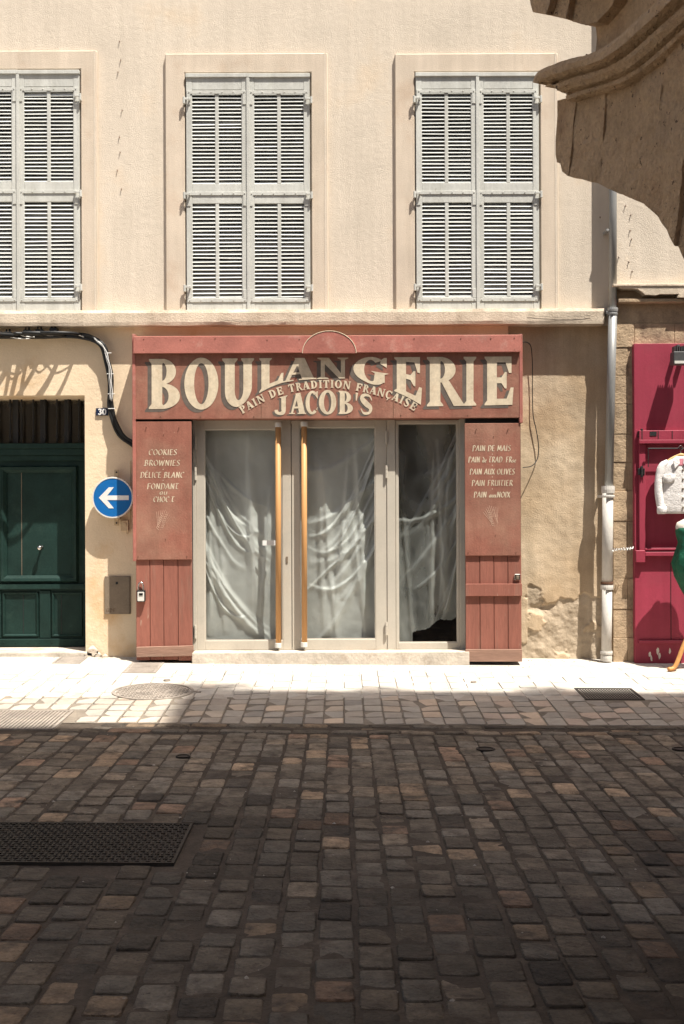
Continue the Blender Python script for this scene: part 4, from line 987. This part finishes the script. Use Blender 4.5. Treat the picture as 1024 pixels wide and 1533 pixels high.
for d, px, ys in ((d1, 292.5, (664, 709, 946)), (d2, 578.5, (655, 706, 941))):
    for py in ys:
        c = W(px, py, YDo-.018); m = MB(); m.tube([(c.x,c.y,c.z-.06),(c.x,c.y,c.z-.021)], .012, 10); m.tube([(c.x,c.y,c.z-.019),(c.x,c.y,c.z+.019)], .012, 10); m.tube([(c.x,c.y,c.z+.021),(c.x,c.y,c.z+.06)], .012, 10); mk('hinge', m, M_frame, d)
c = W(429.5, 838, YDo); m = MB(); m.box(c.x-.010, c.x+.010, YDo-.006, YDo-.0005, c.z-.03, c.z+.03); mk('lock_plate', m, M_hatch, d1, bevel=.002)
m = MB(); m.pbox(393, 412, 809, 816.5, YDo+.0165, YDo+.0195); mk('paper_strip', m, M_white, d1)
# dark room behind the glass
m = MB(); a, b, z0, z1 = X(286), X(700), -.1, Z(618)
m.add([(a,1.6,z0),(b,1.6,z0),(b,1.6,z1),(a,1.6,z1),(a,.051,z0),(b,.051,z0),(b,.051,z1),(a,.051,z1)], [(0,1,2,3),(4,0,3,7),(1,5,6,2),(4,5,1,0),(7,3,2,6)]); mk('shop_interior', m, M_dark, sf)
# plastic sheets hung behind the glass
def film(l, r, t, b, seed, org, amp, cut, label, mat=None):
    y0 = YDo+.135; a, c = X(l,y0,800), X(r,y0,800); z1, z0 = Z(t,y0,(l+r)/2), Z(b,y0,(l+r)/2); nx, nz = 110, 280; m = MB()
    V = []; T = []; rr = random.Random(int(seed*10)); side = 0 if org[0] < .5 else 1
    folds = []                                       # long creases: swags pinned at one side, then hanging pleats
    for k in range(14):
        v0 = rr.uniform(.0, .62); v1 = min(1.05, v0+rr.uniform(.12, .55)); folds.append(('s', v0, v1, rr.uniform(.02, .22), rr.uniform(.5, 1.2), rr.uniform(.006, .020), rr.uniform(.45, 1.05)))
    for k in range(8):
        u0 = rr.uniform(.05, .95); folds.append(('p', u0, u0+rr.uniform(-.22, .22), rr.uniform(.0, .45), rr.uniform(.5, 1.1), rr.uniform(.018, .045), rr.uniform(.8, 1.05)))
    for j in range(nz+1):
        for i in range(nx+1):
            u, v = i/nx, j/nz; x = a+(c-a)*u; z = z1+(z0-z1)*v; w = u if side == 0 else 1-u
            nq = mnoise.fractal(Vector((u*1.6, v*3.0, seed)), 1.0, 2.0, 4); n2 = mnoise.fractal(Vector((u*5, v*11, seed+20)), 1.0, 2.0, 4)
            h = 0.0
            for f in folds:
                if f[0] == 's':
                    t = w/f[6]
                    if t > 1: continue
                    d = (v - (f[1]+(f[2]-f[1])*t + f[3]*4*t*(1-t)*.6 + .02*nq))/f[5]; e = (1-t)**.4
                else:
                    if v < f[3] or v > f[6]: continue
                    t = (v-f[3])/(f[6]-f[3]); d = (u-(f[1]+(f[2]-f[1])*t+.03*nq))/f[5]; e = math.sin(math.pi*t)**.5
                if -4 < d < 4: h += f[4]*e*(math.exp(-d*d) if d < 0 else math.exp(-d*d*.22))
            h = min(h, 2.2)
            y = y0 - amp*(.42*h + .35*nq) + .0035*n2
            V.append((x, min(max(y, YDo+.035), y0+.12), z)); T.append(max(0, min(1, .50+.16*min(h, 1.6)+.30*nq+.10*n2)))
    m.v = V
    for j in range(nz):
        for i in range(nx):
            if cut and cut(i/nx, j/nz): continue
            m.f.append((j*(nx+1)+i, j*(nx+1)+i+1, (j+1)*(nx+1)+i+1, (j+1)*(nx+1)+i))
    o = mk('plastic_sheet', m, mat or M_film, smooth=True); at = o.data.color_attributes.new('Col', 'FLOAT_COLOR', 'POINT')
    for i, q in enumerate(T): at.data[i].color = (q, q, q, 1)
    return tag(o, label, 'plastic sheet', 'plastic sheets behind the bakery glass')
film(301, 428, 640, 963, 1.3, (-.05, .08), .050, None, 'translucent plastic sheet hung behind the left bakery door glass')
film(443, 568, 638, 961, 4.1, (1.05, .0), .056, None, 'folded translucent plastic sheet behind the middle bakery door glass')
film(592, 690, 632, 968, 7.7, (.9, -.02), .050, lambda u, v: v > .885+.05*math.sin(u*3+1) + .07*(u < .25)+.035*mnoise.noise(Vector((u*4, 0, 2))) , 'thin torn plastic sheet behind the narrow right shop window', M_film2)

# key safe and small lock
ks = thing('key_safe', 'small black and grey key safe hung on the left terracotta planks', 'key safe', W(210.5, 901, YB))
m = MB(); m.pbox(204.5, 217, 884, 901, YB-.045, YB-.001); bd = mk('body', m, M_black, ks, bevel=.006, seg=2)
m = MB(); m.pbox(205.8, 215.8, 886, 900, YB-.050, YB-.0455); mk('front_plate', m, M_rim, bd, bevel=.004, seg=2)
m = MB(); m.pbox(208, 213.8, 888, 891.5, YB-.053, YB-.0502); mk('dial', m, M_black, bd, bevel=.004, seg=2)
m = MB(); a = W(207.3, 884, YB-.02); b = W(214.3, 884, YB-.02); m.tube(crom([(a.x,YB-.02,a.z),(a.x,YB-.02,a.z+.05),((a.x+b.x)/2,YB-.02,a.z+.072),(b.x,YB-.02,a.z+.05),(b.x,YB-.02,a.z)], 5), .007, 8); mk('shackle', m, M_chrome, ks, smooth=True)
lk = thing('door_bolt', 'small metal bolt on the right terracotta planks', 'bolt', W(774.5, 870, YB))
m = MB(); m.pbox(770.5, 779, 859.5, 868.5, YB-.018, YB-.001); mk('plate', m, M_chrome, lk, bevel=.003)
m = MB(); m.pbox(773, 777, 862, 867, YB-.026, YB-.0185); mk('knob', m, M_hatch, lk, bevel=.003)

# ================================================================= THINGS ON THE WALL
rs = thing('road_sign', 'round blue road sign with a white arrow pointing left', 'road sign', W(169, 787, -.1))
c = W(168.8, 745, -.12); rr = 31/F*(CD-.12)
m = MB(); m.lathe([(rr*.86,-.055),(rr*.99,-.05),(rr,-.03),(rr,.0),(rr*.985,.008),(rr*.93,.008),(rr*.93,.004)], c, 48, 'y'); mk('rim', m, M_rim, rs, smooth=False)
m = MB(); m.lathe([(.001,.0),(.001,.005),(rr*.925,.005),(rr*.925,.0)], c, 48, 'y'); disc = mk('disc', m, M_blue, rs)
m = MB(); pts = [(148,745),(163,729.5),(170.5,729.5),(160.5,741.8),(192.8,741.8),(192.8,748.6),(160.5,748.6),(170.5,761),(163,761)]
m.prism([(W(a,b,-.126).x, W(a,b,-.126).z) for a, b in pts], -.1275, -.1255); mk('arrow', m, M_white, rs)
m = MB(); m.pbox(171, 178, 703, 714, -.05, -.04); m.pbox(171, 178, 776, 787, -.05, -.04); m.box(W(174.5,0).x-.02, W(174.5,0).x+.02, -.06, .0, Z(776), Z(714)); mk('bracket', m, M_beige, rs, bevel=.003)
for py in (707, 783): m = MB(); a = W(174.5, py, -.05); m.lathe([(.008,0),(.008,.006),(.003,.009)], a, 8, 'y'); mk('bolt', m, M_iron, rs)
hn = thing('house_number_plate', 'small dark enamel house number plate reading 30', 'house number', W(153, 622.5, -.02))
m = MB(); m.pbox(143.5, 161.5, 611, 622, -.015, .0); pl = mk('plate', m, M_navy, hn, bevel=.002)
def num(strokes): 
    for st in strokes: 
        pts = [W(a, b, -.0165) for a, b in st]; m = MB().tube(pts, .0068, 6); m.v = [(x, -.0165+(y+.0165)*.15, z) for x, y, z in m.v]; mk('numeral', m, M_white, hn)
num([sm((147.2,613.5),(149.5,612.6),(151.4,614.2),(149.6,616.2),(151.6,618.2),(149.6,620.4),(146.9,619.4)), sm((156,612.8),(154,614.4),(154,618.6),(156,620.3),(158,618.6),(158,614.4),(156,612.8))])
db = thing('doorbell_box', 'small beige bell push box under the blue road sign', 'doorbell', W(188, 795, 0))
m = MB(); m.pbox(180.5, 192, 779, 795, -.035, .0); bb = mk('housing', m, M_beige, db, bevel=.004, seg=2)
m = MB(); a = W(186.5, 785, -.035); m.lathe([(.020,-.001),(.020,.004),(.014,.006),(.001,.006)], a, 16, 'y'); mk('button', m, M_beige, bb)
m = MB().tube(crom([W(190,795,-.02),W(190,799,-.02),W(194.5,794,-.02),W(195.5,770,-.012),W(195.5,690,-.012)], 5), .004, 6); mk('lead', m, M_beige, db)
hb = thing('utility_hatch', 'rusty brown metal utility hatch low on the ochre wall', 'hatch', W(175.5, 919, 0))
m = MB(); m.pbox(156.5, 195, 862.5, 919.5, -.018, .02); hp = mk('door_sheet', m, M_hatch, hb, bevel=.003)
m = MB(); m.pbox(190.5, 193.5, 863, 919, -.022, -.0182); mk('hinge_strip', m, M_hatch, hp, bevel=.001)
m = MB(); a = W(175, 873, -.018); m.lathe([(.012,0),(.012,.005),(.006,.007)], a, 10, 'y'); mk('lock', m, M_iron, hp)
strokes = []
for tx, cx in (('G',163),('D',168.5),('F',174)): pass
def emb(text, cx, cy, wpx, hpx):
    tw = sum(PG[c][0]+.2 for c in text); k = wpx/tw; x = cx-wpx/2; st = []
    for c_ in text:
        st += [[(x+u*k, cy+hpx/2-v*hpx) for u, v in q] for q in PG[c_][1]]; x += (PG[c_][0]+.2)*k
    pen(st, lambda u, v: (W(u,v,-.018).x, W(u,v,-.018).z), (.002,.0015), -.0192, M_rust, 'embossed_lettering', hp)
PG['G'] = (.62, PG['C'][1]+[[(.56,.0),(.56,.44)], [(.36,.44),(.60,.44)]])
emb('GDF', 166.5, 913.5, 15, 5)
# cables
cb = thing('cable_bundle', 'thick black electric cable bundle bending down the wall beside the bakery sign', 'cables', (X(120), -.03, Z(505)))
path = [(-60,501,-.035),(20,502.5,-.035),(60,503.5,-.04),(100,503,-.04),(125,503.5,-.04),(140,507,-.045),(152,517,-.05),(159,533,-.05),(163.5,555,-.05),(165,580,-.05),(165.5,600,-.05),(167,618,-.05),(171.5,634,-.05),(180,648,-.045),(190,659,-.04),(201,667,-.03)]
cp = crom([W(a, b, y) for a, b, y in path], 7)
for k, (dx, dz, dy, r) in enumerate(((0,0,0,.020),(.014,.014,-.012,.013),(-.012,-.014,-.010,.014),(.018,-.006,.006,.012))):
    m = MB().tube([p+Vector((dx+.006*math.sin(i*.3+k), dy, dz+.006*math.cos(i*.23+k))) for i, p in enumerate(cp)], r, 8); mk('black_cable', m, M_black, cb, smooth=True)
for k in range(4):
    pw = crom([W(a+1.2*k-1, b-2.2+1.0*k, y-.032) for a, b, y in path[5:11]], 6)
    m = MB().tube([p+Vector((.004*math.sin(i*.8+k*2), 0, .004*math.cos(i*.7+k))) for i, p in enumerate(pw)], .0035, 6); mk('thin_cable', m, M_white if k % 2 else M_zinc, cb, smooth=True)
for px, py in ((164.5,529),(168,560),(169.5,590),(170,612)):
    a = W(px-2, py, -.06); m = MB().tube([(a.x-.035,-.075,a.z),(a.x+.03,-.082,a.z)], .004, 6); mk('cable_tie', m, M_white, cb)
for px, py in ((13,500),(42,497.5),(60,496.5),(81,494)):     # line clamps
    a = W(px, py, -.06); m = MB(); m.box(a.x-.035, a.x+.035, -.10, -.02, a.z-.03, a.z+.018)
    for q in (-.018, .012): m.tube([(a.x+q, -.07, a.z), (a.x+q, -.07, a.z+.045)], .009, 6)
    mk('line_clamp', m, M_black, cb, bevel=.004)
    m = MB(); m.tube([(a.x-.02,-.103,a.z-.022),(a.x+.03,-.103,a.z-.018)], .004, 6); mk('clamp_bolt', m, M_chrome, cb)
for k, pts in enumerate(([(13,500,-.10),(25,500,-.115),(38,503.5,-.11),(52,504.5,-.08)], [(15,504.5,-.10),(30,507,-.12),(46,507,-.09)], [(81,497,-.10),(95,498,-.12),(112,500,-.10),(126,504.5,-.06)], [(60,500,-.10),(70,502,-.11),(80,502.5,-.09)])):
    m = MB().tube(crom([W(*p) for p in pts], 6), .0048, 6); mk('thin_cable', m, M_white, cb, smooth=True)
# slack loops that stand out from the wall and throw the curled shadow over the doorway
for k, (x0, x1, out, dn) in enumerate(((-30,28,.215,4), (16,62,.205,3), (30,90,.20,3), (48,118,.195,2), (-60,10,.19,4))):
    a, b = W(x0, 501, -.05), W(x1, 502, -.05); pts = []
    for i in range(17):
        q = i/16; e = math.sin(math.pi*q)**.8; p = a.lerp(b, q); pts.append((p.x+.05*math.sin(q*6.3+k), -.05-out*e, p.z-.05*e*.35+.004*k-dn*.001))
    m = MB().tube(pts, .016 if k % 2 else .021, 8); mk('slack_loop', m, M_black, cb, smooth=True)
# thin wire right of the sign
tw = MB().tube(crom([W(783,512,-.2),W(790,513,-.06),W(795,520,-.01),W(797,545,0.0),W(797,580,.01),W(798,620,.01),W(803,645,.01),W(806,665,.01),W(805,685,.01),W(797,697,-.05),W(783,700,-.2)], 7), .0045, 6)
tag(mk('loose_wire', tw, M_black, smooth=True), 'thin dark wire looping down the wall right of the bakery sign', 'wire')

# ================================================================= STONE ARCH BUILDING (near, right) AND THE FAR SIDE OF THE STREET
YA, XA, ANG = -6.0, 320*5.0/F, math.radians(64)
# the arch wall stands askew to the street: it is drawn flat and turned with its parent
ab = thing('stone_arch_building', 'brown weathered stone arch with a curved cornice at the upper right', 'stone arch', (XA, YA, gz(XA, YA)))
ab.rotation_euler = (0, 0, -ANG)
def A(px, py, y=None):
    u, v = px-512.0, py-766.5; u, v = u-TILT*v, v+TILT*u
    x = (u/F)*(CD+YA+math.tan(ANG)*XA)/(1+math.tan(ANG)*u/F); Y = YA-math.tan(ANG)*(x-XA)
    return (XA+(x-XA)/math.cos(ANG), CZ-v*(Y+CD)/F)
def unrot(mb):                                       # for parts that follow the street, not the arch
    ri = Matrix.Rotation(ANG, 3, 'Z'); o = Vector((XA, YA, 0)); mb.v = [tuple(o + ri @ (Vector(p)-o)) for p in mb.v]; return mb
intr = [(832,232),(835,242),(839,245),(841,256),(849,263),(870,268),(895,275.5),(925,289.5),(945,297.5),(968,307),(985,325),(1000,345),(1012,368),(1024,396),(1036,440),(1045,500),(1051,580)]
corn = [(832,150),(862,143),(907,134),(950,116),(985,86),(1024,50),(1080,-6),(1140,-60)]
def interp(pl, x):
    for (a, b), (c, d) in zip(pl[:-1], pl[1:]):
        if a <= x <= c: return b+(d-b)*(x-a)/(c-a)
    return pl[-1][1]
def rough_block(pts, y0, y1, seed, name, amp=.012, parent=ab):
    """a stone block: its outline subdivided, jittered and capped with a domed, uneven face"""
    pl = []; n = len(pts); rr = random.Random(seed)
    for i in range(n):
        a, b = Vector(pts[i]), Vector(pts[(i+1) % n]); k = max(1, int((b-a).length/.03))
        for j in range(k): pl.append(a.lerp(b, j/k))
    c = sum(pl, Vector((0,0)))/len(pl); m = MB(); rings = []
    for sc, y in ((1.0, y1), (1.0, y0+.008), (.994, y0+.001)):
        rings.append([(c.x+(p.x-c.x)*sc + .004*mnoise.noise(Vector((p.x*30, p.y*30, seed))), y, c.y+(p.y-c.y)*sc + .004*mnoise.noise(Vector((p.x*30, p.y*30, seed+9)))) for p in pl])
    m.loft(rings, cap=True)
    o = mk(name, m, M_arch, parent); me = o.data
    bm = bmesh.new(); bm.from_mesh(me)
    fr = [f for f in bm.faces if len(f.verts) > 6]
    r = bmesh.ops.triangulate(bm, faces=fr)
    bmesh.ops.subdivide_edges(bm, edges=[e for e in bm.edges if e.calc_length() > .05], cuts=3, use_grid_fill=True)
    base = wloc(o)
    for v in bm.verts:
        w = v.co + base
        v.co.y += amp*mnoise.fractal(Vector((w.x*5, w.z*5, seed)), .9, 2.0, 5)*(1 if v.co.y+base.y < y0+.05 else 0)
        v.co.x += .004*mnoise.noise(w*14); v.co.z += .005*mnoise.noise(w*12+Vector((3,3,3)))
    bm.to_mesh(me); bm.free(); return o
tj = [832, 862, 907, 961, 1003, 1060, 1140]          # joints on the cornice line
bj = [832, 851, 895, 934, 968, 1012, 1051]           # and on the underside
YB2 = YA+.20
for i in range(6):
    a, b = tj[i], tj[i+1]; c, d = bj[i], bj[i+1]
    up = [(q, interp(corn, q)) for q in [a+(b-a)*k/4 for k in range(5)]]
    lowp = [p for p in intr if c < p[0] < d]
    low = [(d, interp(intr, d))] + lowp[::-1] + [(c, interp(intr, c) if i else 232)]
    if i == 5: low = [(1140, 580), (1051, 580)] + lowp[::-1] + [(c, interp(intr, c))]
    rough_block([A(*p) for p in up+low], YA+R.uniform(-.012,.012), YB2, 30+i, 'voussoir', .014)
# pier down to the ground (out of frame to the right)
px0 = A(1056,580)[0]; pz0 = A(1051,580)[1]; zz = gz(1.7,YA)-.05
nrow = 5
for i in range(nrow):
    z0, z1 = zz+(pz0-zz)*i/nrow, zz+(pz0-zz)*(i+1)/nrow
    rough_block([(px0,z0+.003),(px0+.5,z0+.003),(px0+.5,z1-.003),(px0,z1-.003)], YA, YB2, 60+i, 'pier_block', .01)
# the curved moulding
cl = crom([(p[0], p[1], 0) for p in [(825,128),(830,117),(840,109),(858,102),(880,95),(905,89),(930,79),(955,62),(980,40),(1005,18),(1040,-14),(1090,-60),(1150,-110)]], 6)
prof = [(0,-.0),(-.002,-.17),(.016,-.19),(.040,-.185),(.048,-.150),(.052,-.095),(.058,-.090),(.064,-.130),(.080,-.125),(.096,-.095),(.101,-.045),(.107,-.042),(.112,-.075),(.124,-.066),(.132,-.03),(.134,.0)]
rings = []
for i, p in enumerate(cl):
    t = (cl[min(i+1,len(cl)-1)]-cl[max(i-1,0)]).normalized(); nrm = Vector((-t.y, t.x, 0))     # pointing down in photo px (y down)
    if nrm.y < 0: nrm = -nrm
    k = min(1.0, .55+.45*(i/8)) if i < 8 else 1.0
    q = []
    for d, y in prof:
        yy = YA+y*.55
        px = d*F/(CD+YA-.3)
        e2 = A(p.x+nrm.x*px*k, p.y+nrm.y*px*k); e = Vector((e2[0], 0, e2[1]))
        s = .006*mnoise.fractal(Vector((e.x*9, e.z*9, d*40)), .9, 2.0, 4)
        q.append((e.x+s, yy*1.0+s*1.2, e.z+s))
    rings.append(q)
m = MB(); m.loft(rings); mk('curved_cornice', m, M_arch, ab, smooth=False)
# masonry above the cornice and the upper moulding
rough_block([A(*p) for p in [(881,30),(881,95),(905,90),(930,80),(955,63),(980,42),(1005,20),(1030,-4),(1060,-40),(881,-60)]], YA+.03, YB2, 80, 'upper_block', .014)
rough_block([A(*p) for p in [(881,-60),(1060,-40),(1150,-120),(1150,-330),(881,-330)]], YA+.03, YB2, 81, 'upper_block', .01)
for k, pts in enumerate(([(818,-20),(823,4),(826,24),(847,27),(860,-20)], [(845,-20),(845,26.5),(867,33),(876,-20)], [(865,-20),(864,33),(884,38),(902,36),(930,0),(940,-20)], [(795,-70),(805,-40),(815,-22),(940,-22),(960,-70)])):
    rough_block([A(*p) for p in pts], YA-(.10,.07,.03,.13)[k], YB2-.02*k, 90+k, 'upper_cornice', .012)
m = MB().tube([(A(*p)[0], YA+.05, A(*p)[1]) for p in ((881,93),(876,86),(869,82),(863,78.5))], .003, 5); mk('dry_twig', m, M_rust, ab)
# body of the building to the right, which shades the street
YF = -7.86
zB = 3*5.0-.13; zA = 3*(-1.51-YF)-.08; xA = -1.27 + .9*(-1.51-YF)
m = MB(); m.box(2.05, 13, -16, YF, -.5, zB); mk('body_wall', unrot(m), M_far, ab)
m = MB(); m.box(xA, 13.002, -15.5, YF+.002, zB-.01, zA); mk('upper_storey', unrot(m), M_far, ab)
m = MB(); m.box(px0+.5, px0+1.6, YA+.02, YB2, -.5, 7.5); mk('corner_wall', m, M_arch, ab)
for i in range(3):
    for j in range(3):
        xw = 3.6+i*2.8; zw = 2.0+j*4.0; m = MB(); m.box(xw, xw+1.1, YF-.002, YF+.05, zw, zw+2.0); w_ = mk('window', unrot(m), M_shut, ab, bevel=.01)
        m = MB(); m.box(xw+.12, xw+.98, YF+.051, YF+.06, zw+.12, zw+1.88); mk('pane', unrot(m), M_glass, w_)
# plants on its roof edge, whose shadow breaks the edge of the shade
def shrub(c, rx, rz, n, seed, label):
    rr = random.Random(seed); t = thing('roof_shrub', label, 'shrub', c, 'shrubs on the roof edge of the stone building')
    lm = MB()
    for i in range(n):
        u = Vector((rr.gauss(0,1), rr.gauss(0,1), rr.gauss(0,1))).normalized()*rr.random()**.4
        p = Vector(c)+Vector((u.x*rx, u.y*rx*.7, rz*.6+u.z*rz*.6)); d = Vector((rr.gauss(0,1),rr.gauss(0,1),rr.gauss(0,.6))).normalized()*.07; e = d.cross(Vector((rr.gauss(0,1),rr.gauss(0,1),1))).normalized()*.022
        lm.add([p-d, p+e, p+d, p-e], [(0,1,2,3)])
    mk('foliage', lm, M_leaf, t)
    for i in range(5):
        a = i*1.3; m = MB().tube([c, (c[0]+rx*.3*math.cos(a), c[1]+rx*.2*math.sin(a), c[2]+rz*.5), (c[0]+rx*.75*math.cos(a), c[1]+rx*.5*math.sin(a), c[2]+rz)], [.02,.013,.005], 6); mk('stem', m, M_rust, t)
shrub((xA+.35, YF-.10, zA), .40, .75, 240, 1, 'leafy shrub growing on the roof corner that shades the pavement')
shrub((xA+1.7, YF-.15, zA), .30, .45, 110, 2, 'small shrub further along the shading roof edge')
shrub((xA+3.1, YF-.12, zA), .30, .60, 130, 3, 'small shrub above the drain grate shade')
# houses behind the viewer, seen in the door glass
ob = thing('opposite_house', 'plain house across the street mirrored in the bakery glass', 'building', (-4, -13.6, -.2))
hl = [(-8.2+i*2.5, -7.0+i*2.5, .9, 2.9) for i in range(4)]
m = wall_holes(MB(), -10, 2.04, -.5, 5.0, 13.2, hl, .2); m.v = [(x, -y, z) for x, y, z in m.v]; m.box(-10, 2.04, -16, -13.45, -.5, 5.0); mk('wall', m, M_far, ob)
for h in hl:
    m = MB(); m.box(h[0], h[1], -13.4, -13.34, h[2], h[3]); mk('window', m, M_glass, ob)

# grit and litter lying in the street, and dirt along the foot of the walls
gr = MB(); rg = random.Random(21)
for i in range(260):
    if i < 110: y = rg.uniform(-7.4, -2.9); x = rg.uniform(-1, 1)*(y+CD)*.28; sz = rg.choice((.003,.004,.005,.006,.011))
    else:
        x = rg.uniform(-2.7, 2.9); far = -.36 if X(196) < x < X(786) else -.04; y = far-abs(rg.gauss(0,.05))-.01; sz = rg.uniform(.004,.012)
    z = gz(x, y)+.002; a = rg.uniform(0, 6.3); q = rg.uniform(.4, 1)
    p = [(x+sz*math.cos(a+k*1.57)*(1 if k % 2 else q), y+sz*math.sin(a+k*1.57)*(1 if k % 2 else q), z) for k in range(4)]
    gr.add(p+[(x, y, z+sz*.7)], [(0,1,4),(1,2,4),(2,3,4),(3,0,4),(3,2,1,0)])
o = mk('street_grit', gr, M_grit); o['kind'] = 'stuff'; o['label'] = 'scattered grit and crumbs of plaster on the street'; o['category'] = 'grit'
